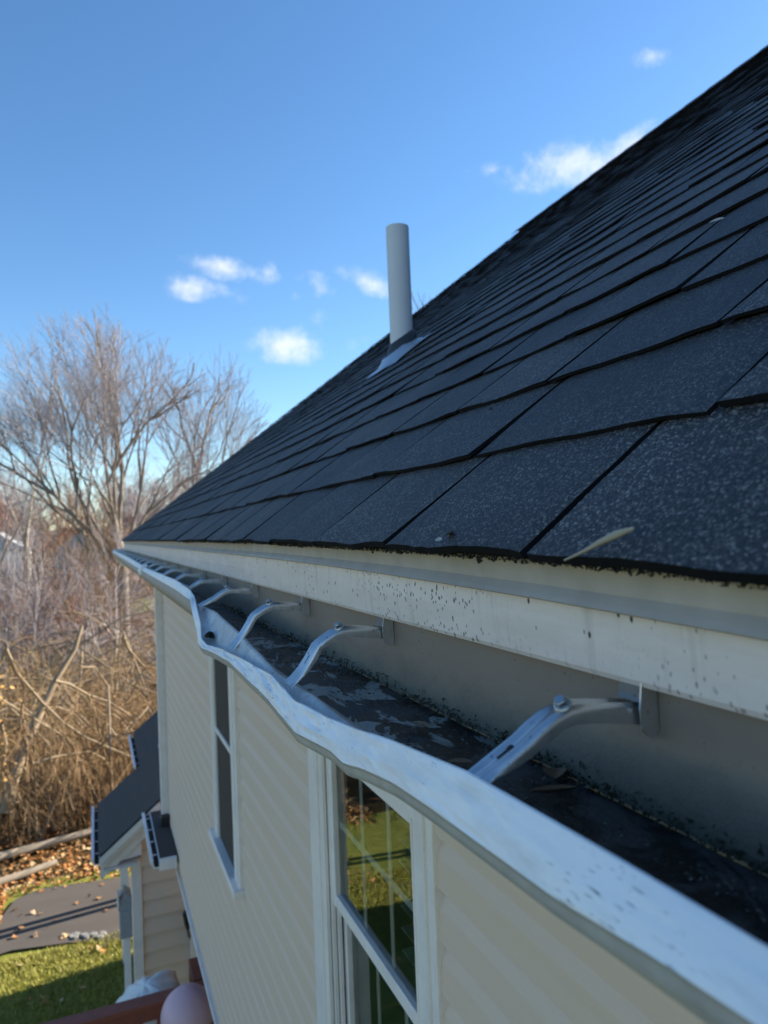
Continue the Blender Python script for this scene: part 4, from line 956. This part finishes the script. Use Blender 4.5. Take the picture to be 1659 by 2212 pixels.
tree('maple_tree', (.9, YT, G), [(-.05, 0, 1, 1.0, .75), (-.33, .1, 1, .98, .6), (-.62, -.1, 1, .95, .55), (.22, .2, 1, .85, .55), (-.8, .2, 1, .85, .5), (.45, -.2, 1, .6, .4), (-.2, -.3, 1, .85, .5), (-.45, -.4, 1, .9, .45), (-1.0, -.2, 1, .85, .4)], 3.6, .18, 5, 4,
     'tall bare maple with a broad fan of limbs against the sky', (MT['bark'], MT['twig']), .62, .012, (4.6, 0, 0), None, .9, (Vector((-.35, 27, 2.9)), 4.7, 4.2, 4.9))
tree('maple_tree', (3.1, 29, G), [(.08, 0, 1, 1.05, .75), (.32, .1, 1, .9, .5), (-.12, 0, 1, .85, .5), (.55, -.1, 1, .75, .45)], 3.3, .15, 5, 9,
     'narrower bare tree to the right of the broad fan shaped maple', (MT['bark'], MT['twig']), .55, .018, (4.8, .5, 0), None, .9, (Vector((4.35, 29, 3.0)), 2.5, 2.4, 4.6))
tree('maple_tree', (-4.2, 30, G), [(.1, 0, 1, .9, .7), (-.4, 0, 1, .8, .5), (.5, .1, 1, .75, .5)], 2.7, .16, 5, 15, 'bare tree cut by the left edge of the picture', (MT['bark'], MT['twig']), .5, .04, (3.2, 0, 0), None, 1.2)
tree('birch_tree', (-3.6, 44, G), [(.05, 0, 1, 1, .8), (-.3, 0, 1, .7, .5)], 3.6, .16, 4, 31, 'pale thin trunk standing in the wood left of the roof corner', (MT['pale'], MT['twig']), .4, .06, (5.5, .1, 0), None, 2)
tree('tree', (12.6, 26, G), [(0, 0, 1, 1.0, .7), (.3, 0, 1, .8, .5), (-.3, 0, 1, .9, .5)], 3.1, .16, 4, 77, 'bare twig tips showing just over the roof line right of the pipe', (MT['bark'], MT['twig']), .45, .05, (6.5, 0, 0), None, 1.2)
# saplings of the middle distance, three shapes repeated
def copy_tree(o, loc, rz, sc, label):
    c = o.copy(); COL.objects.link(c); c.location = Vector(loc)+Vector((0, 0, H)); c.rotation_euler.z = rz; c.scale = (sc,)*3; c['label'] = label
    for ch in o.children: d = ch.copy(); COL.objects.link(d); d.parent = c
    return c
SAPL = 'slender bare young tree among the brush behind the yard'
sp_ = [tree('young_tree', (-3.0, 24, G), [(0, 0, 1, 1, .8), (.4, .2, 1, .8, .5), (-.5, .1, 1, .9, .6)], 1.5, .055, 4, 101, SAPL, (MT['pale'], MT['twig']), .65, .0, (1.2, 0, 0), 'young trees among the brush', .9),
       tree('young_tree', (-1.2, 31, G), [(.1, 0, 1, 1, .8), (.6, .2, 1, .8, .5), (-.3, .1, 1, .9, .6), (-.8, 0, 1, .8, .5)], 1.7, .06, 4, 102, SAPL, (MT['limb'], MT['red']), .65, .0, (1.4, .2, 0), 'young trees among the brush', .9),
       tree('young_tree', (-5.0, 33, G), [(-.1, 0, 1, 1.1, .8), (.5, .2, 1, .8, .5), (-.6, .1, 1, .9, .6)], 1.8, .065, 4, 103, SAPL, (MT['pale'], MT['brown']), .6, .01, (1.6, -.2, 0), 'young trees among the brush', .9)]
r9 = random.Random(55)
for i in range(13):
    y = r9.uniform(21, 46); x = y*r9.uniform(-.15, .03); copy_tree(sp_[i % 3], (x, y, G), r9.uniform(0, 6.28), r9.uniform(.75, 1.35), SAPL)
# gnarled tree at the woods edge with drooping limbs
gt = empty('gnarled_tree', (-1.75, 15.2, G)); tag(gt, 'gnarled leaning tree with long drooping pale limbs at the woods edge', 'tree')
def c7(x, y): return ((.2773*x)/1.302, (1760+.2773*y)/1.302)
def path7(pts, Yv): return [onY(*c7(*p), Yv+.15*i) for i, p in enumerate(pts)]
tkr = MB(); twg = MB(); r6 = random.Random(8)
tkr.tube(path7([(60, 1900), (120, 1600), (230, 1300), (330, 1050), (470, 760), (560, 560), (760, 240), (830, 0)], 14.6), [.11, .10, .085, .075, .065, .055, .045, .035], 8, cap=False)
limbs = [([(60, 230), (170, 480), (430, 780), (640, 980), (860, 1130), (1090, 1230), (1400, 1360)], 13.6, .045), ([(560, 560), (700, 590), (890, 700), (1100, 770), (1280, 880), (1430, 1010)], 14.3, .038),
         ([(890, 700), (960, 860), (1010, 1090), (1040, 1250), (1110, 1400)], 14.4, .028), ([(1250, 110), (1300, 230), (1420, 370), (1560, 520)], 14.8, .035), ([(330, 1400), (560, 1330), (780, 1290), (920, 1280), (1060, 1350)], 13.9, .04),
         ([(560, 820), (720, 870), (880, 1030)], 14.2, .022), ([(230, 780), (200, 1000), (230, 1130), (290, 1200)], 13.7, .03), ([(10, 1000), (60, 1200), (20, 1500), (0, 1800)], 13.5, .05), ([(60, 230), (20, 350), (-30, 420)], 13.6, .04),
         ([(480, 830), (450, 940)], 13.9, .03), ([(820, 420), (960, 420), (1060, 560), (1140, 700), (1200, 760)], 14.6, .024), ([(640, 980), (640, 1110), (690, 1200)], 13.9, .018), ([(1090, 870), (1220, 950), (1310, 1080)], 14.6, .02), ([(100, 1800), (200, 1790), (260, 1900)], 14.2, .035)]
for pts, Yv, r0 in limbs:
    P = path7(pts, Yv); n = len(P); tkr.tube(P, [r0*.68*(1-.65*i/(n-1))+.004 for i in range(n)], 6, cap=False)
    for i in range(1, n):
        for k in range(3):
            q = P[i-1].lerp(P[i], r6.random()); d = Vector((r6.gauss(.1, .3), r6.gauss(0, .4), r6.gauss(-.35, .35))).normalized()
            grow(twg, twg, q, d, r6.uniform(.3, .75), .010, 1, r6, .6, -.12, 4, 1.2)
tkr.build('trunk', MT['limb'], gt); twg.build('twigs', MT['brown'], gt)
# brush and the far wood: uncountable
def brush(name, n, yr, hr, mat, seed, label, lat=(-.22, .16), thick=.006, arch=.5):
    r_ = random.Random(seed); mb = MB()
    for i in range(n):
        y = yr[0]+(yr[1]-yr[0])*r_.random()**1.3; x = r_.uniform(lat[0], lat[1])*y + r_.uniform(-.6, .6)
        if y > 20 and .03 < x/y < .085 and r_.random() < .75: continue
        h = r_.uniform(*hr)*(1 + .25*fn(x*.5, y*.3, seed))
        a = r_.uniform(0, 6.28); dx, dy = math.cos(a)*arch*h*r_.random(), math.sin(a)*arch*h*r_.random(); t_ = thick*(y/18)*r_.uniform(.6, 1.6)
        p = [Vector((x, y, G)), Vector((x+dx*.25, y+dy*.25, G+h*.55)), Vector((x+dx*.7, y+dy*.7, G+h*.92)), Vector((x+dx*1.35, y+dy*1.35, G+h*r_.uniform(.65, 1.1)))]
        mb.tube(p, [t_*1.5, t_*1.2, t_*.9, t_*.4], 3, cap=False)
        for k in range(3):
            q = p[1+k % 2].lerp(p[2+k % 2], r_.random()); v = Vector((r_.gauss(0, .3), r_.gauss(0, .3), r_.gauss(.15, .25)))*h*.5; mb.tube([q, q+v*.5+Vector((0, 0, .05)), q+v], [t_*.7, t_*.5, t_*.3], 3, cap=False)
    o = kind(mb.build(name, mat), 'stuff'); o['label'] = label; return o
brush('brush_thicket', 1500, (15, 25), (.8, 2.5), MT['brown'], 1, 'dense tangle of brown bare brush at the edge of the woods', arch=1.3)
brush('brush_thicket', 1500, (22, 52), (1.2, 3.4), MT['twig'], 2, 'tall greyish bare undergrowth behind the brown brush', thick=.007, arch=1.1)
brush('brush_thicket', 750, (26, 50), (1.5, 3.8), MT['red'], 5, 'reddish bare shrubs among the far undergrowth', lat=(-.24, .0), thick=.007, arch=1.0)
brush('brush_thicket', 130, (15, 30), (1.6, 3.6), MT['limb'], 41, 'thick arching bare boughs rising out of the brush', thick=.020, arch=1.7)
brush('brush_thicket', 700, (16, 46), (1.0, 3.2), MT['gold2'], 17, 'scattered golden straw coloured stems among the undergrowth', thick=.005, arch=1.2)
fw = MB(); r7 = random.Random(13); fw2 = MB()
for i in range(58):
    y = r7.uniform(88, 150); x = r7.uniform(-.24, .20)*y; h = r7.uniform(7.5, 12.5)*(y/110)
    dst = fw if i % 2 else fw2
    tt = MB(); grow(tt, tt, Vector((x, y, G+h*.15)), Vector((r7.gauss(0, .06), 0, 1)), h*.42, .16, 4, r7, .6, .05, 3, 9)
    tt.tube([(x, y, G), (x, y, G+h*.16)], .2, 5, cap=False); dst.add(tt.v, tt.f, True)
hr_ = []
for j, (yy, hh_) in enumerate(((150, 0), (165, 1.0), (190, 1.3), (260, 1.0), (420, 0))):
    hr_.append([(-150+i*4, yy+6*fn(i*.3, j, 2), G + hh_*(8.2 + 5*fn(i*.16, j*.7, 1) + 2.5*fn(i*.7, j, 4))) for i in range(90)])
kh = NT('wooded_hillside'); kc = kh.mix(kh.noise(.35, 6, .75), (.12, .085, .07), (.30, .215, .17)); kh.set(Base_Color=kc, Roughness=.95, Specular_IOR_Level=.1); kh.bump(kh.noise(.6, 5, .8), 1, 1.5)
kind(MB().grid(hr_).build('hill', kh.m), 'structure')
kind(fw.build('far_wood', MT['red']), 'stuff')['label'] = 'far wood of reddish bare trees along the horizon'
kind(fw2.build('far_wood', MT['twig']), 'stuff')['label'] = 'far wood of greyish bare trees along the horizon'
gd = MB()
for i in range(500):
    x, y, z = r7.gauss(-1.72, .16), r7.gauss(13.6, .3), r7.uniform(-3.9, -2.2); flat_leaf(gd, (x, y, z), r7.uniform(.03, .05), r7)
go = gd.build('clinging_leaves', MT['gold'], gt)

# ------------------------------------------------------------------ things across the far lawn
def far_house(x, y, wdt, dep, hh, rh, mat, label, nwin):
    e = empty('far_house', (x, y, G)); tag(e, label, 'house')
    MB().box(x-wdt/2, x+wdt/2, y, y+dep, G, G+hh).build('wall', mat, e)
    MB().prism([(x-wdt/2-.3, G+hh), (x+wdt/2+.3, G+hh), (x, G+hh+rh)], 'y', y-.3, y+dep+.3).build('roof', MT['greyw'], e)
    for sx in (-1, 1): MB().box(x+sx*wdt/2-.12, x+sx*wdt/2+.12, y-.05, y+.12, G, G+hh).build('corner_board', MT['whitew'], e)
    for i in range(nwin):
        for zz_ in (1.0, 3.7):
            if zz_ > hh-1.5: continue
            xx = x-wdt/2+wdt*(i+.7)/(nwin+.4); MB().box(xx-.5, xx+.5, y-.06, y, G+zz_, G+zz_+1.4).build('window_frame', MT['whitew'], e); MB().box(xx-.4, xx+.4, y-.08, y-.061, G+zz_+.1, G+zz_+1.3).build('pane', MT['cgl'], e)
    return e
far_house(-1.2, 80, 4.6, 8, 4.8, 1.8, MT['greyw'], 'grey far house with white trim glimpsed through the branches', 2)
far_house(-9.5, 84, 5.5, 8, 5.0, 2, MT['whitew'], 'white far house at the left edge behind the branches', 2)
fe = empty('fence', (.8, 66, G)); tag(fe, 'orange brown wooden fence panel across the far lawn', 'fence')
for i in range(13): MB().box(-.2+i*.17, -.05+i*.17, 66, 66.04, G, G+1.75).build('fence_board', MT['orange'], fe)
tag(MB().tube([(-.75, 65.5, G), (-.75, 65.5, G+1.7), (-.75, 65.5, G+1.85)], [.16, .16, .09], 6).build('white_post', MT['whitew']), 'stout white post beside the orange fence', 'post')
cx, cy = -7.3, 74
ca = empty('parked_car', (cx, cy, G)); tag(ca, 'silver parked car cut by the left edge beyond the brush', 'car')
MB().prism([(cx-2.2, G+.35), (cx+2.2, G+.35), (cx+2.25, G+.75), (cx+1.6, G+.95), (cx-1.2, G+1.0), (cx-2.2, G+.9)], 'y', cy, cy+1.75).build('body', MT['car'], ca)
MB().prism([(cx-1.5, G+.97), (cx+1.2, G+.93), (cx+.55, G+1.42), (cx-1.0, G+1.45)], 'y', cy+.12, cy+1.63).build('cabin', MT['cgl'], ca)
MB().prism([(cx-1.0, G+1.43), (cx+.55, G+1.40), (cx+.4, G+1.5), (cx-.9, G+1.52)], 'y', cy+.1, cy+1.65).build('car_roof', MT['car'], ca)
for x in (cx-1.4, cx+1.35): MB().tube([(x, cy-.03, G+.33), (x, cy+.2, G+.33)], .33, 16, smooth=False).build('wheel', MT['tyre'], ca)
